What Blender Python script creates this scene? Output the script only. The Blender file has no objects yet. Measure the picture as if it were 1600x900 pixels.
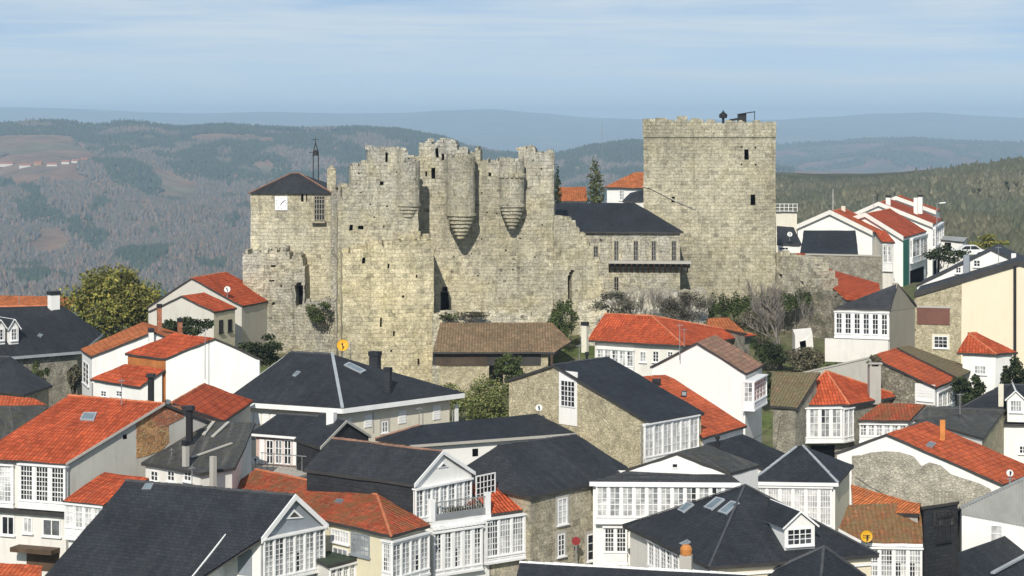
import bpy, bmesh, math, random
import numpy as np
from mathutils import Vector, Matrix, noise
random.seed(7)
rnd = random.random
def ru(a, b): return a + (b - a) * random.random()
C = bpy.context.scene.collection
SC = bpy.context.scene
# ---- camera model: eye 30 m up, horizontal view with a vertical lens shift
ZC, F, YH = 30.0, 3200.0, 190.0
EYE = Vector((0, 0, ZC))
V3 = Vector
UP = V3((0, 0, 1))
def ray(px, py): return V3(((px - 800) / F, 1.0, -(py - YH) / F))
def atd(px, py, d): return EYE + ray(px, py) * d            # point at a given distance
def atz(px, py, z):                                          # point at a given height
    r = ray(px, py); return EYE + r * ((z - ZC) / r.z)
def onpl(px, py, p, n):
    r = ray(px, py); return EYE + r * ((p - EYE).dot(n) / r.dot(n))
def vn(a, b):
    t = (b - a); t.z = 0; t.normalize(); return V3((t.y, -t.x, 0))
def onw(px, py, a, b): return onpl(px, py, a, vn(a, b))      # on the vertical plane through a, b
def slope_n(a, b, pitch):
    m = vn(a, b)
    if m.y < 0: m = -m
    return (UP * math.cos(math.radians(pitch)) - m * math.sin(math.radians(pitch)))
def ons(px, py, a, b, pitch): return onpl(px, py, a, slope_n(a, b, pitch))   # on a roof slope rising from eave a-b
def flat(v, z=0): return V3((v.x, v.y, z))

# ---- objects
def tag(o, label=None, cat=None, group=None, kind=None):
    if label: o['label'] = label
    if cat: o['category'] = cat
    if group: o['group'] = group
    if kind: o['kind'] = kind
    return o
def thing(name, loc, label, cat, group=None, kind=None):
    o = bpy.data.objects.new(name, None); C.objects.link(o); o.location = loc
    o.empty_display_size = .5
    return tag(o, label, cat, group, kind)
def root_of(o):
    while o.parent: o = o.parent
    return o
def autouv(bm):
    uv = bm.loops.layers.uv.verify()
    for f in bm.faces:
        n = f.normal
        if abs(n.z) > .97 or n.length < .1:
            for l in f.loops: l[uv].uv = (l.vert.co.x, l.vert.co.y)
        else:
            h = UP.cross(n).normalized(); v = n.cross(h)
            for l in f.loops: l[uv].uv = (l.vert.co.dot(h), l.vert.co.dot(v))
class MB:
    def __init__(s): s.v = []; s.f = []; s.m = []; s.mi = 0
    def face(s, pts, mi=None):
        i = len(s.v); s.v += [V3(p) for p in pts]; s.f.append(list(range(i, i + len(pts)))); s.m.append(s.mi if mi is None else mi)
    def box(s, o, ex, ey, ez, mi=None):       # corner + three edge vectors
        o = V3(o); ex = V3(ex); ey = V3(ey); ez = V3(ez)
        if ex.cross(ey).dot(ez) < 0: o = o + ex; ex = -ex
        a, b, c, d = o, o + ex, o + ex + ey, o + ey
        e, f, g, h = a + ez, b + ez, c + ez, d + ez
        for q in ((d, c, b, a), (e, f, g, h), (a, b, f, e), (b, c, g, f), (c, d, h, g), (d, a, e, h)): s.face(q, mi)
    def cbox(s, c, sx, sy, sz, ang=0, mi=None):  # centred on c in plan, base at c.z
        ca, sa = math.cos(ang), math.sin(ang)
        ex = V3((ca, sa, 0)) * sx; ey = V3((-sa, ca, 0)) * sy
        s.box(V3(c) - ex / 2 - ey / 2, ex, ey, V3((0, 0, sz)), mi)
    def bar(s, a, b, w, h=None, mi=None, up=UP):
        a = V3(a); b = V3(b); t = (b - a).normalized()
        if abs(t.dot(up)) > .95: up = V3((0, 1, 0))
        x = t.cross(up).normalized(); y = x.cross(t)
        h = h or w
        s.box(a - x * w / 2 - y * h / 2, x * w, b - a, y * h, mi)
    def tube(s, a, b, r0, r1=None, n=6, mi=None, caps=True):
        a = V3(a); b = V3(b); r1 = r0 if r1 is None else r1; t = (b - a).normalized()
        x = t.cross(V3((.31, .52, .8)) if abs(t.z) < .9 else V3((1, 0, 0))).normalized(); y = t.cross(x)
        R = [[p + (x * math.cos(k * 2 * math.pi / n) + y * math.sin(k * 2 * math.pi / n)) * r for k in range(n)] for p, r in ((a, r0), (b, r1))]
        for k in range(n): s.face((R[0][k], R[0][(k + 1) % n], R[1][(k + 1) % n], R[1][k]), mi)
        if caps: s.face(R[1], mi); s.face(R[0][::-1], mi)
    def lathe(s, c, prof, n=20, mi=None, ax=None):
        c = V3(c)
        if ax is None: X, Y, Zv = V3((1, 0, 0)), V3((0, 1, 0)), UP
        else:
            Zv = V3(ax).normalized(); X = Zv.orthogonal().normalized(); Y = Zv.cross(X)
        def P(r, z, k): a = k * 2 * math.pi / n; return c + X * (r * math.cos(a)) + Y * (r * math.sin(a)) + Zv * z
        for (r0, z0), (r1, z1) in zip(prof, prof[1:]):
            for k in range(n):
                q = [P(r0, z0, k), P(r0, z0, k + 1), P(r1, z1, k + 1), P(r1, z1, k)]
                if r0 < 1e-5: q = [q[0], q[2], q[3]]
                elif r1 < 1e-5: q = q[:3]
                s.face(q, mi)
    def build(s, name, mats, parent=None, jit=0, jf=1.0, sub=0, merge=True, smooth=False, uv=True):
        bm = bmesh.new()
        vs = [bm.verts.new(v) for v in s.v]
        for f, m in zip(s.f, s.m):
            try: q = bm.faces.new([vs[i] for i in f]); q.material_index = m
            except ValueError: pass
        bm.normal_update()
        if uv: autouv(bm)
        if merge: bmesh.ops.remove_doubles(bm, verts=bm.verts, dist=.0015)
        if sub:
            bmesh.ops.subdivide_edges(bm, edges=[e for e in bm.edges if e.calc_length() > .9], cuts=sub, use_grid_fill=True)
        if jit:
            for v in bm.verts:
                p = v.co * jf; v.co += noise.noise_vector(p) * jit + noise.noise_vector(p * 3.1) * jit * .5
        return link(name, bm, mats, parent, smooth)
def link(name, bm, mats, parent=None, smooth=False):
    org = root_of(parent).location if parent else None
    if org is not None:
        for v in bm.verts: v.co -= org
    me = bpy.data.meshes.new(name); bm.to_mesh(me); bm.free()
    if not isinstance(mats, (list, tuple)): mats = [mats]
    for m in mats: me.materials.append(m)
    if smooth:
        for p in me.polygons: p.use_smooth = True
    o = bpy.data.objects.new(name, me); C.objects.link(o)
    if parent: o.parent = parent
    return o
def npmesh(name, verts, faces, mats, parent=None, mi=None, uv=None):
    me = bpy.data.meshes.new(name); verts = np.asarray(verts, np.float32); faces = np.asarray(faces, np.int32)
    k = faces.shape[1]; nf = len(faces)
    me.vertices.add(len(verts)); me.vertices.foreach_set('co', verts.ravel())
    me.loops.add(nf * k); me.loops.foreach_set('vertex_index', faces.ravel())
    me.polygons.add(nf); me.polygons.foreach_set('loop_start', np.arange(0, nf * k, k, dtype=np.int32))
    if mi is not None: me.polygons.foreach_set('material_index', np.asarray(mi, np.int32))
    if uv is not None:
        me.uv_layers.new(name='UVMap'); me.uv_layers[0].data.foreach_set('uv', np.asarray(uv, np.float32).ravel())
    me.update(calc_edges=True)
    for m in (mats if isinstance(mats, (list, tuple)) else [mats]): me.materials.append(m)
    o = bpy.data.objects.new(name, me); C.objects.link(o)
    if parent: o.parent = parent
    return o

# ---- materials
class NT:
    def __init__(s, name):
        s.m = bpy.data.materials.new(name); s.m.use_nodes = True; s.t = s.m.node_tree; s.b = s.t.nodes['Principled BSDF']
    def n(s, typ, **kw):
        x = s.t.nodes.new('ShaderNode' + typ)
        for k, v in kw.items():
            if k in x.inputs.keys() or k[0].isupper():
                k2 = k.replace('_', ' ')
                i = x.inputs[k2]
                if isinstance(v, bpy.types.NodeSocket): s.t.links.new(v, i)
                else: i.default_value = v
            else: setattr(x, k, v)
        return x
    def l(s, a, b): s.t.links.new(a, b)
    def uv(s): return s.n('UVMap').outputs[0]
    def obj(s): return s.n('NewGeometry').outputs['Position']
    def noise(s, vec, scale, detail=3, rough=.55, out='Fac', dist=0):
        x = s.n('TexNoise', Scale=scale, Detail=detail, Roughness=rough, Distortion=dist); s.l(vec, x.inputs['Vector']); return x.outputs[out]
    def ramp(s, fac, stops, interp='LINEAR'):
        x = s.n('ValToRGB'); x.color_ramp.interpolation = interp; s.l(fac, x.inputs[0])
        e = x.color_ramp.elements
        while len(e) < len(stops): e.new(.5)
        for q, (p, c) in zip(e, stops):
            q.position = p; q.color = (c if isinstance(c, tuple) else (c, c, c)) + (1,)
        return x.outputs[0]
    def mix(s, fac, a, b, mode='MIX'):
        x = s.n('Mix', data_type='RGBA', blend_type=mode)
        for i, v in ((0, fac), (6, a), (7, b)):
            if isinstance(v, bpy.types.NodeSocket): s.l(v, x.inputs[i])
            else: x.inputs[i].default_value = v if i == 0 else tuple(v) + (1,)
        return x.outputs[2]
    def math(s, op, a, b=0.):
        x = s.n('Math', operation=op)
        for i, v in ((0, a), (1, b)):
            if isinstance(v, bpy.types.NodeSocket): s.l(v, x.inputs[i])
            else: x.inputs[i].default_value = v
        return x.outputs[0]
    def scale(s, vec, sx, sy, sz=1):
        x = s.n('Mapping'); s.l(vec, x.inputs[0]); x.inputs['Scale'].default_value = (sx, sy, sz); return x.outputs[0]
    def warp(s, vec, scale, amt):
        nz = s.n('TexNoise', Scale=scale, Detail=2.); s.l(vec, nz.inputs['Vector'])
        a = s.n('VectorMath', operation='SUBTRACT'); s.l(nz.outputs['Color'], a.inputs[0]); a.inputs[1].default_value = (.5, .5, .5)
        b = s.n('VectorMath', operation='SCALE'); s.l(a.outputs[0], b.inputs[0]); b.inputs['Scale'].default_value = amt
        c = s.n('VectorMath', operation='ADD'); s.l(vec, c.inputs[0]); s.l(b.outputs[0], c.inputs[1]); return c.outputs[0]
    def bump(s, h, dist=.03, strength=1.):
        x = s.n('Bump', Distance=dist, Strength=strength); s.l(h, x.inputs['Height']); s.l(x.outputs[0], s.b.inputs['Normal'])
    def done(s, col, rough=.8, spec=.3):
        if isinstance(col, bpy.types.NodeSocket): s.l(col, s.b.inputs['Base Color'])
        else: s.b.inputs['Base Color'].default_value = tuple(col) + (1,)
        if isinstance(rough, bpy.types.NodeSocket): s.l(rough, s.b.inputs['Roughness'])
        else: s.b.inputs['Roughness'].default_value = rough
        s.b.inputs['Specular IOR Level'].default_value = spec
        return s.m

def m_plain(name, c, rough=.7, var=.12, spec=.3, metal=0):
    t = NT(name); o = t.obj()
    f = t.noise(o, 1.3, 4); k = t.ramp(f, [(.3, 1 - var), (.7, 1 + var * .3)])
    t.b.inputs['Metallic'].default_value = metal
    return t.done(t.mix(1., c, k, 'MULTIPLY'), rough, spec)
def m_slate(name, c, wear=.25, moss=0., tint=(.10, .10, .095)):
    t = NT(name); u = t.uv(); o = t.obj()
    w = t.warp(u, 3., .03)
    br = t.n('TexBrick', Scale=1., Mortar_Size=.012, Brick_Width=.32, Row_Height=.2, Bias=0., offset=.5)
    t.l(w, br.inputs['Vector'])
    br.inputs['Color1'].default_value = tuple(x * .84 for x in c) + (1,); br.inputs['Color2'].default_value = tuple(x * 1.18 for x in c) + (1,)
    br.inputs['Mortar'].default_value = tuple(x * .55 for x in c) + (1,)
    col = br.outputs['Color']
    big = t.ramp(t.noise(o, .35, 5, .6), [(.3, .75), (.72, 1.3)])
    col = t.mix(1., col, big, 'MULTIPLY')
    sp = t.ramp(t.noise(o, 5.5, 4, .75), [(.6, 0.), (.75, wear)])
    col = t.mix(sp, col, tint)
    st = t.ramp(t.noise(t.scale(u, 1.6, .12), 1.5, 4, .6), [(.52, 0.), (.75, wear * .7)])
    col = t.mix(st, col, tint)
    if moss:
        mm = t.ramp(t.noise(o, 1.4, 5, .7), [(.5, 0.), (.66, moss)])
        col = t.mix(mm, col, (.075, .07, .025))
    t.bump(t.math('ADD', br.outputs['Fac'], t.noise(o, 9., 3)), -.01, .6)
    return t.done(col, t.ramp(t.noise(o, 2., 3), [(.3, .5), (.7, .72)]), .22)
def m_tile(name, c, old=.2, moss=0., mosscol=(.13, .10, .04), pale=(.55, .33, .2)):
    t = NT(name); u = t.uv(); o = t.obj()
    w = t.warp(u, 2.5, .035)
    wv = t.n('TexWave', wave_type='BANDS', bands_direction='X', wave_profile='SIN', Scale=.314 / .24 * 1.0, Distortion=.25)
    t.l(w, wv.inputs['Vector'])
    br = t.n('TexBrick', Scale=1., Mortar_Size=.016, Brick_Width=.24, Row_Height=.38, offset=0.)
    t.l(w, br.inputs['Vector'])
    br.inputs['Color1'].default_value = tuple(x * .74 for x in c) + (1,); br.inputs['Color2'].default_value = tuple(min(1, x * 1.2) for x in c) + (1,)
    br.inputs['Mortar'].default_value = tuple(x * .42 for x in c) + (1,)
    col = br.outputs['Color']
    big = t.ramp(t.noise(o, .5, 5, .6), [(.3, .72), (.7, 1.18)])
    col = t.mix(1., col, big, 'MULTIPLY')
    sp = t.ramp(t.noise(o, 3.2, 5, .75), [(.54, 0.), (.72, old)])
    col = t.mix(sp, col, pale)
    dk = t.ramp(t.noise(t.scale(u, 1.3, .2), 2., 5, .7), [(.5, 0.), (.75, .55)])
    col = t.mix(dk, col, tuple(x * .4 for x in c))
    if moss:
        mm = t.ramp(t.noise(o, 1.1, 6, .75), [(.62 - .3 * moss, 0.), (.74 - .22 * moss, min(.95, .5 + moss * .5))])
        col = t.mix(mm, col, mosscol)
        m2 = t.ramp(t.noise(o, 6., 4, .8), [(.52, 0.), (.62, .7 * moss)])
        col = t.mix(m2, col, (.25, .215, .14))
        m4 = t.ramp(t.noise(o, 4.5, 5, .8), [(.54, 0.), (.64, .75 * moss)])
        col = t.mix(m4, col, (.055, .045, .025))
    hh = t.math('ADD', t.math('MULTIPLY', wv.outputs['Fac'], 1.), t.math('MULTIPLY', br.outputs['Fac'], -.5))
    t.bump(hh, .055, .85)
    return t.done(col, .85, .15)
def m_plaster(name, c, dirt=.25, dirtcol=(.22, .2, .16), streak=.5):
    t = NT(name); u = t.uv(); o = t.obj()
    k = t.ramp(t.noise(o, .8, 5, .65), [(.35, .0), (.75, dirt)])
    col = t.mix(k, c, tuple(x * .6 + y * .25 for x, y in zip(c, dirtcol)))
    s2 = t.ramp(t.noise(t.scale(u, 1.4, .16), 1.7, 5, .65), [(.52, 0.), (.8, dirt * streak * 2)])
    col = t.mix(s2, col, dirtcol)
    sp = t.ramp(t.noise(o, 7., 3, .7), [(.66, 0.), (.74, dirt)])
    col = t.mix(sp, col, dirtcol)
    t.bump(t.noise(o, 6., 4, .7), .015, .5)
    return t.done(col, .88, .15)
def m_stone(name, ca, cb, mortar, bw=.7, rh=.36, lichen=.3, dark=.35, pits=.5, warp=.1, grey=(.3, .3, .28), gscale=.16, gz=None, yel=(.42, .36, .17)):
    """coursed ashlar with weathering"""
    t = NT(name); u = t.uv(); o = t.obj()
    w = t.warp(t.warp(u, .9, warp), 4.5, warp * .7)
    br = t.n('TexBrick', Scale=1., Mortar_Size=.016, Mortar_Smooth=.5, Brick_Width=bw, Row_Height=rh, offset=.5, squash=.75, squash_frequency=3)
    t.l(w, br.inputs['Vector'])
    br.inputs['Color1'].default_value = tuple(ca) + (1,); br.inputs['Color2'].default_value = tuple(cb) + (1,); br.inputs['Mortar'].default_value = tuple(mortar) + (1,)
    col = br.outputs['Color']
    b2 = t.n('TexBrick', Scale=1., Mortar_Size=.0, Brick_Width=bw, Row_Height=rh, offset=.5, squash=.75, squash_frequency=3)
    t.l(w, b2.inputs['Vector']); b2.inputs['Color1'].default_value = (0, 0, 0, 1); b2.inputs['Color2'].default_value = (1, 1, 1, 1)
    col = t.mix(1., col, t.ramp(b2.outputs['Color'], [(0., .5), (.1, .78), (.3, 1.), (.8, 1.), (.93, 1.25), (1., 1.4)]), 'MULTIPLY')
    g = t.ramp(t.noise(o, gscale, 5, .6), [(.4, 0.), (.66, .75)])
    if gz:
        sz = t.n('SeparateXYZ'); t.l(o, sz.inputs[0])
        mr = t.n('MapRange'); t.l(sz.outputs[2], mr.inputs[0]); mr.inputs[1].default_value = gz[0]; mr.inputs[2].default_value = gz[1]
        g = t.math('MAXIMUM', t.math('MULTIPLY', g, .5), t.math('MULTIPLY', mr.outputs[0], t.ramp(t.noise(o, .5, 4), [(.3, .35), (.6, 1.)])))
    col = t.mix(g, col, t.mix(br.outputs['Fac'], grey, tuple(x * .5 for x in grey)))
    y = t.ramp(t.noise(o, .42, 4, .6), [(.5, 0.), (.72, lichen)])
    col = t.mix(y, col, yel)
    blot = t.ramp(t.noise(o, 1.7, 6, .78), [(.35, 1.25), (.5, 1.), (.68, 1. - dark)])
    col = t.mix(1., col, blot, 'MULTIPLY')
    fine = t.ramp(t.noise(o, 6.5, 5, .8), [(.3, .5), (.5, 1.), (.68, 1.5)])
    col = t.mix(1., col, fine, 'MULTIPLY')
    st = t.ramp(t.noise(t.scale(u, 1.1, .045), 1.1, 6, .7), [(.48, 1.05), (.58, .93), (.72, 1. - dark * 1.1)])
    col = t.mix(1., col, st, 'MULTIPLY')
    big = t.ramp(t.noise(o, .11, 4, .6), [(.36, .74), (.62, 1.06)]); col = t.mix(1., col, big, 'MULTIPLY')
    hs = t.n('HueSaturation', Saturation=.9, Value=1.02); t.l(col, hs.inputs['Color']); col = hs.outputs[0]
    if pits:
        vo = t.n('TexVoronoi', Scale=.8, Randomness=1.); t.l(t.warp(o, 2., .25), vo.inputs['Vector'])
        p = t.ramp(vo.outputs['Distance'], [(.09, pits), (.16, 0.)])
        p = t.math('MULTIPLY', p, t.ramp(t.noise(o, .3, 3), [(.42, 0.), (.56, 1.)]))
        col = t.mix(p, col, (.03, .027, .022))
    h = t.math('ADD', t.math('MULTIPLY', br.outputs['Fac'], -.6), t.math('MULTIPLY', t.noise(o, 3.4, 6, .75), 2.))
    t.bump(h, .06, .75)
    return t.done(col, .92, .1)
def m_rubble(name, ca, cb, mortar, sc=2.6, dark=.3, moss=0.):
    t = NT(name); u = t.uv(); o = t.obj()
    w = t.warp(t.scale(u, 1., 1.35), 1.6, .25)
    vo = t.n('TexVoronoi', Scale=sc, feature='F1'); t.l(w, vo.inputs['Vector'])
    ve = t.n('TexVoronoi', Scale=sc, feature='DISTANCE_TO_EDGE'); t.l(w, ve.inputs['Vector'])
    sep = t.n('SeparateColor'); t.l(vo.outputs['Color'], sep.inputs[0])
    col = t.mix(sep.outputs[0], ca, cb)
    e = t.ramp(ve.outputs['Distance'], [(.02, 1.), (.09, 0.)])
    col = t.mix(e, col, mortar)
    blot = t.ramp(t.noise(o, 1.6, 6, .75), [(.35, 1.2), (.66, 1. - dark)])
    col = t.mix(1., col, blot, 'MULTIPLY')
    fine = t.ramp(t.noise(o, 9., 4, .75), [(.3, .72), (.68, 1.3)])
    col = t.mix(1., col, fine, 'MULTIPLY')
    if moss:
        mm = t.ramp(t.noise(o, .9, 5, .7), [(.5, 0.), (.64, moss)]); col = t.mix(mm, col, (.06, .075, .03))
    t.bump(t.math('ADD', t.math('MULTIPLY', e, -1.), t.noise(o, 5., 4)), .05, .8)
    return t.done(col, .92, .1)
def m_glass(name, stops):
    t = NT(name); oi = t.n('ObjectInfo'); o = t.obj()
    g = t.n('NewGeometry').outputs['Random Per Island']
    r = t.math('FRACT', t.math('ADD', t.math('MULTIPLY', oi.outputs['Random'], .55), t.math('MULTIPLY', g, .6)))
    col = t.ramp(r, stops, 'LINEAR')
    f = t.ramp(t.noise(o, 2.3, 3), [(.35, .6), (.65, 1.2)])
    return t.done(t.mix(1., col, f, 'MULTIPLY'), .16, .22)
def m_leaf(name, cols, var=.5, trans=.0):
    t = NT(name); g = t.n('NewGeometry').outputs['Random Per Island']; o = t.obj()
    n_ = len(cols); col = t.ramp(g, [((i + .5) / n_, c) for i, c in enumerate(cols)])
    k = t.ramp(t.noise(o, .9, 3), [(.35, 1 - var), (.65, 1 + var * .5)])
    return t.done(t.mix(1., col, k, 'MULTIPLY'), .7, .2)

M = {}
M['slate'] = m_slate('slate_dark', (.025, .0275, .033), .22)
M['slate2'] = m_slate('slate_blue', (.021, .0245, .031), .16)
M['slate3'] = m_slate('slate_grey', (.030, .032, .036), .3)
M['slateold'] = m_slate('slate_weathered', (.06, .06, .058), .7, .5, (.2, .19, .17))
M['slatewall'] = m_slate('slate_cladding', (.032, .034, .039), .2)
M['red'] = m_tile('tile_red', (.46, .086, .033), .26)
M['red2'] = m_tile('tile_vermilion', (.50, .105, .04), .34)
M['redold'] = m_tile('tile_old_red', (.46, .072, .026), .35, .35, (.23, .12, .05))
M['orange'] = m_tile('tile_orange', (.50, .15, .05), .4, .15)
M['weathered'] = m_tile('tile_weathered', (.27, .175, .105), .95, .5, (.13, .115, .06), (.40, .345, .24))
M['redmoss'] = m_tile('tile_red_mossy', (.40, .07, .03), .3, .62, (.16, .09, .035))
M['brown'] = m_tile('tile_brown', (.30, .13, .07), .35, .5, (.2, .12, .06))
M['moss'] = m_tile('tile_mossy', (.22, .135, .08), .6, .9, (.15, .13, .07), (.34, .30, .22))
M['mossbrown'] = m_tile('tile_brown_mossy', (.32, .12, .05), .4, .85, (.19, .125, .055), (.4, .28, .16))
M['grey_tile'] = m_tile('tile_pinkish', (.36, .2, .14), .5, .4, (.2, .16, .1))
M['ridge_red'] = m_plain('ridge_tile_red', (.55, .19, .09), .85, .4)
M['ridge_slate'] = m_plain('ridge_slate', (.07, .072, .078), .6, .3)
M['ridge_dull'] = m_plain('ridge_mortar', (.30, .17, .12), .85, .35)
M['zinc'] = m_plain('zinc_flashing', (.34, .37, .40), .45, .2, .5)
M['white'] = m_plaster('white_render', (.80, .79, .76), .22, (.30, .28, .24))
M['white2'] = m_plaster('white_render_worn', (.72, .70, .65), .32)
M['cream'] = m_plaster('cream_render', (.74, .66, .50), .15, (.4, .33, .22))
M['yellow'] = m_plaster('yellow_render', (.68, .62, .45), .3)
M['beige'] = m_plaster('beige_render', (.68, .64, .53), .3)
M['palegrey'] = m_plaster('pale_cement', (.57, .55, .49), .35, (.25, .24, .2))
M['grey'] = m_plaster('grey_cement', (.45, .44, .40), .4, (.16, .15, .13))
M['grey2'] = m_plaster('grey_brown', (.27, .25, .205), .35, (.13, .12, .1))
M['pink'] = m_plaster('pink_render', (.55, .40, .35), .35)
M['darkwall'] = m_plaster('dark_render', (.03, .031, .034), .2, (.06, .06, .06))
M['ochre'] = m_rubble('brick_ochre_foam', (.46, .27, .11), (.34, .16, .08), (.42, .30, .17), 4., .5)
M['rubble'] = m_rubble('rubble_tan', (.56, .495, .34), (.40, .35, .23), (.50, .45, .32), 5.2, .35)
M['rubble2'] = m_rubble('rubble_grey', (.37, .35, .285), (.26, .24, .195), (.32, .30, .25), 4.4, .45, .2)
M['rubblepale'] = m_rubble('rubble_pale', (.48, .445, .365), (.35, .325, .265), (.46, .43, .355), 5., .35)
M['rubbledk'] = m_rubble('rubble_overgrown', (.36, .33, .26), (.22, .2, .16), (.22, .2, .15), 3.4, .5, .5)
M['ashlar'] = m_stone('house_ashlar', (.46, .41, .29), (.34, .30, .21), (.38, .34, .26), .62, .32, .25, .25, .0, .08)
M['keep'] = m_stone('keep_stone', (.50, .45, .31), (.34, .31, .215), (.40, .36, .25), .66, .34, .3, .35, .25, .12, (.36, .345, .275), .13, (22, 36))
M['castle'] = m_stone('castle_stone', (.55, .49, .32), (.36, .32, .215), (.42, .38, .265), .62, .33, .42, .42, .6, .16, (.38, .37, .32), .17, (16, 28))
M['gate'] = m_stone('gate_tower_stone', (.66, .575, .34), (.47, .405, .24), (.48, .42, .27), .62, .35, .45, .35, .45, .12, (.38, .37, .32), .17, (20.2, 22.5))
M['castleold'] = m_stone('castle_rough_stone', (.60, .545, .395), (.40, .37, .275), (.34, .31, .225), .5, .27, .35, .5, .9, .22, (.36, .355, .32), .25)
M['clockstone'] = m_stone('clock_tower_stone', (.60, .54, .37), (.47, .42, .285), (.46, .41, .28), .62, .34, .4, .28, .1, .1, (.44, .43, .36), .2)
M['paint'] = m_plain('white_paint', (.80, .80, .79), .5, .1)
M['paintgrey'] = m_plain('grey_paint', (.26, .29, .32), .55, .15)
M['trimdark'] = m_plain('dark_eave_board', (.05, .047, .045), .7, .3)
M['wood'] = m_plain('brown_wood', (.10, .065, .04), .75, .4)
M['woodor'] = m_plain('orange_wood', (.46, .17, .05), .65, .3)
M['shutter'] = m_plain('brown_shutter', (.17, .075, .055), .6, .15)
M['green'] = m_plain('green_cladding', (.01, .15, .10), .6, .15)
M['greendk'] = m_plain('green_canopy', (.035, .055, .035), .7, .3)
M['iron'] = m_plain('black_iron', (.02, .02, .022), .5, .2)
M['steel'] = m_plain('galvanised_steel', (.42, .43, .44), .4, .15, .5, .6)
M['void'] = m_plain('dark_interior', (.006, .006, .006), .95, .1, 0)  # near-black colour stands in for the shade inside openings
M['brick'] = m_rubble('chimney_brick', (.42, .16, .08), (.32, .1, .05), (.36, .25, .18), 4.5, .3)
M['terracotta'] = m_plain('terracotta_pot', (.55, .22, .06), .8, .3)
M['yellowdish'] = m_plain('yellow_dish', (.70, .38, .02), .5, .1)
M['whitedish'] = m_plain('white_dish', (.72, .72, .70), .45, .1)
M['corr'] = m_plain('grey_corrugated', (.33, .335, .32), .6, .2)
M['concrete'] = m_plaster('concrete', (.42, .40, .36), .3)
M['glass'] = m_glass('glass_curtained', [(0, (.02, .022, .026)), (.22, (.05, .055, .06)), (.38, (.20, .21, .22)), (.7, (.40, .41, .41)), (1, (.56, .56, .54))])
M['glassdk'] = m_glass('glass_dark', [(0, (.010, .011, .013)), (.6, (.03, .033, .038)), (1, (.10, .105, .11))])
M['glasslt'] = m_glass('glass_white_blinds', [(0, (.30, .31, .32)), (.3, (.5, .5, .5)), (1, (.66, .66, .64))])
M['skyglass'] = m_plain('skylight_glass', (.17, .22, .25), .1, .3, .6)
# ---- house builder
def ground(x, y):
    def ev(pts):
        for (a, p), (b, q) in zip(pts, pts[1:]):
            if y <= b: return p + (q - p) * max(0., (y - a) / (b - a))
        return pts[-1][1]
    zr = ev([(0, 4.0), (122, 4.3), (151, 4.9), (165, 8.2), (185, 10.4), (202, 12.2), (262, 10.), (330, 2.), (520, -40), (900, -120), (1300, -165), (60000, -185)])
    zl = ev([(0, 4.0), (122, 4.5), (145, 5.4), (165, 6.4), (182, 7.0), (190, 9.), (200, 9.5), (214, 7.), (262, -9.), (330, -36), (520, -90), (900, -140), (1300, -165), (60000, -185)])
    k = min(1., max(0., (x + 4 - max(0, y - 215) * .12) / 9.)); k = k * k * (3 - 2 * k)
    return zl + (zr - zl) * k
def roofz(faces, x, y):
    best = None
    for f in faces:
        for i in range(1, len(f) - 1):
            a, b, c = f[0], f[i], f[i + 1]
            d = (b.y - c.y) * (a.x - c.x) + (c.x - b.x) * (a.y - c.y)
            if abs(d) < 1e-6: continue
            l1 = ((b.y - c.y) * (x - c.x) + (c.x - b.x) * (y - c.y)) / d
            l2 = ((c.y - a.y) * (x - c.x) + (a.x - c.x) * (y - c.y)) / d
            l3 = 1 - l1 - l2
            if min(l1, l2, l3) > -.004:
                z = l1 * a.z + l2 * b.z + l3 * c.z
                best = z if best is None else max(best, z)
    return best
def inset(poly, d):
    n = len(poly); A = sum(poly[i].x * poly[(i + 1) % n].y - poly[(i + 1) % n].x * poly[i].y for i in range(n))
    ds = d if isinstance(d, (list, tuple)) else [d] * n
    L = []
    for i in range(n):
        a, b = flat(poly[i]), flat(poly[(i + 1) % n]); t = (b - a).normalized()
        nn = V3((-t.y, t.x, 0)) * (1 if A > 0 else -1)
        L.append((a + nn * ds[i], t))
    out = []
    for i in range(n):
        (p, t), (q, s) = L[i - 1], L[i]
        den = t.x * s.y - t.y * s.x
        if abs(den) < 1e-4: out.append(q); continue
        k = ((q.x - p.x) * s.y - (q.y - p.y) * s.x) / den
        out.append(p + t * k)
    return out
class House: pass
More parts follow.
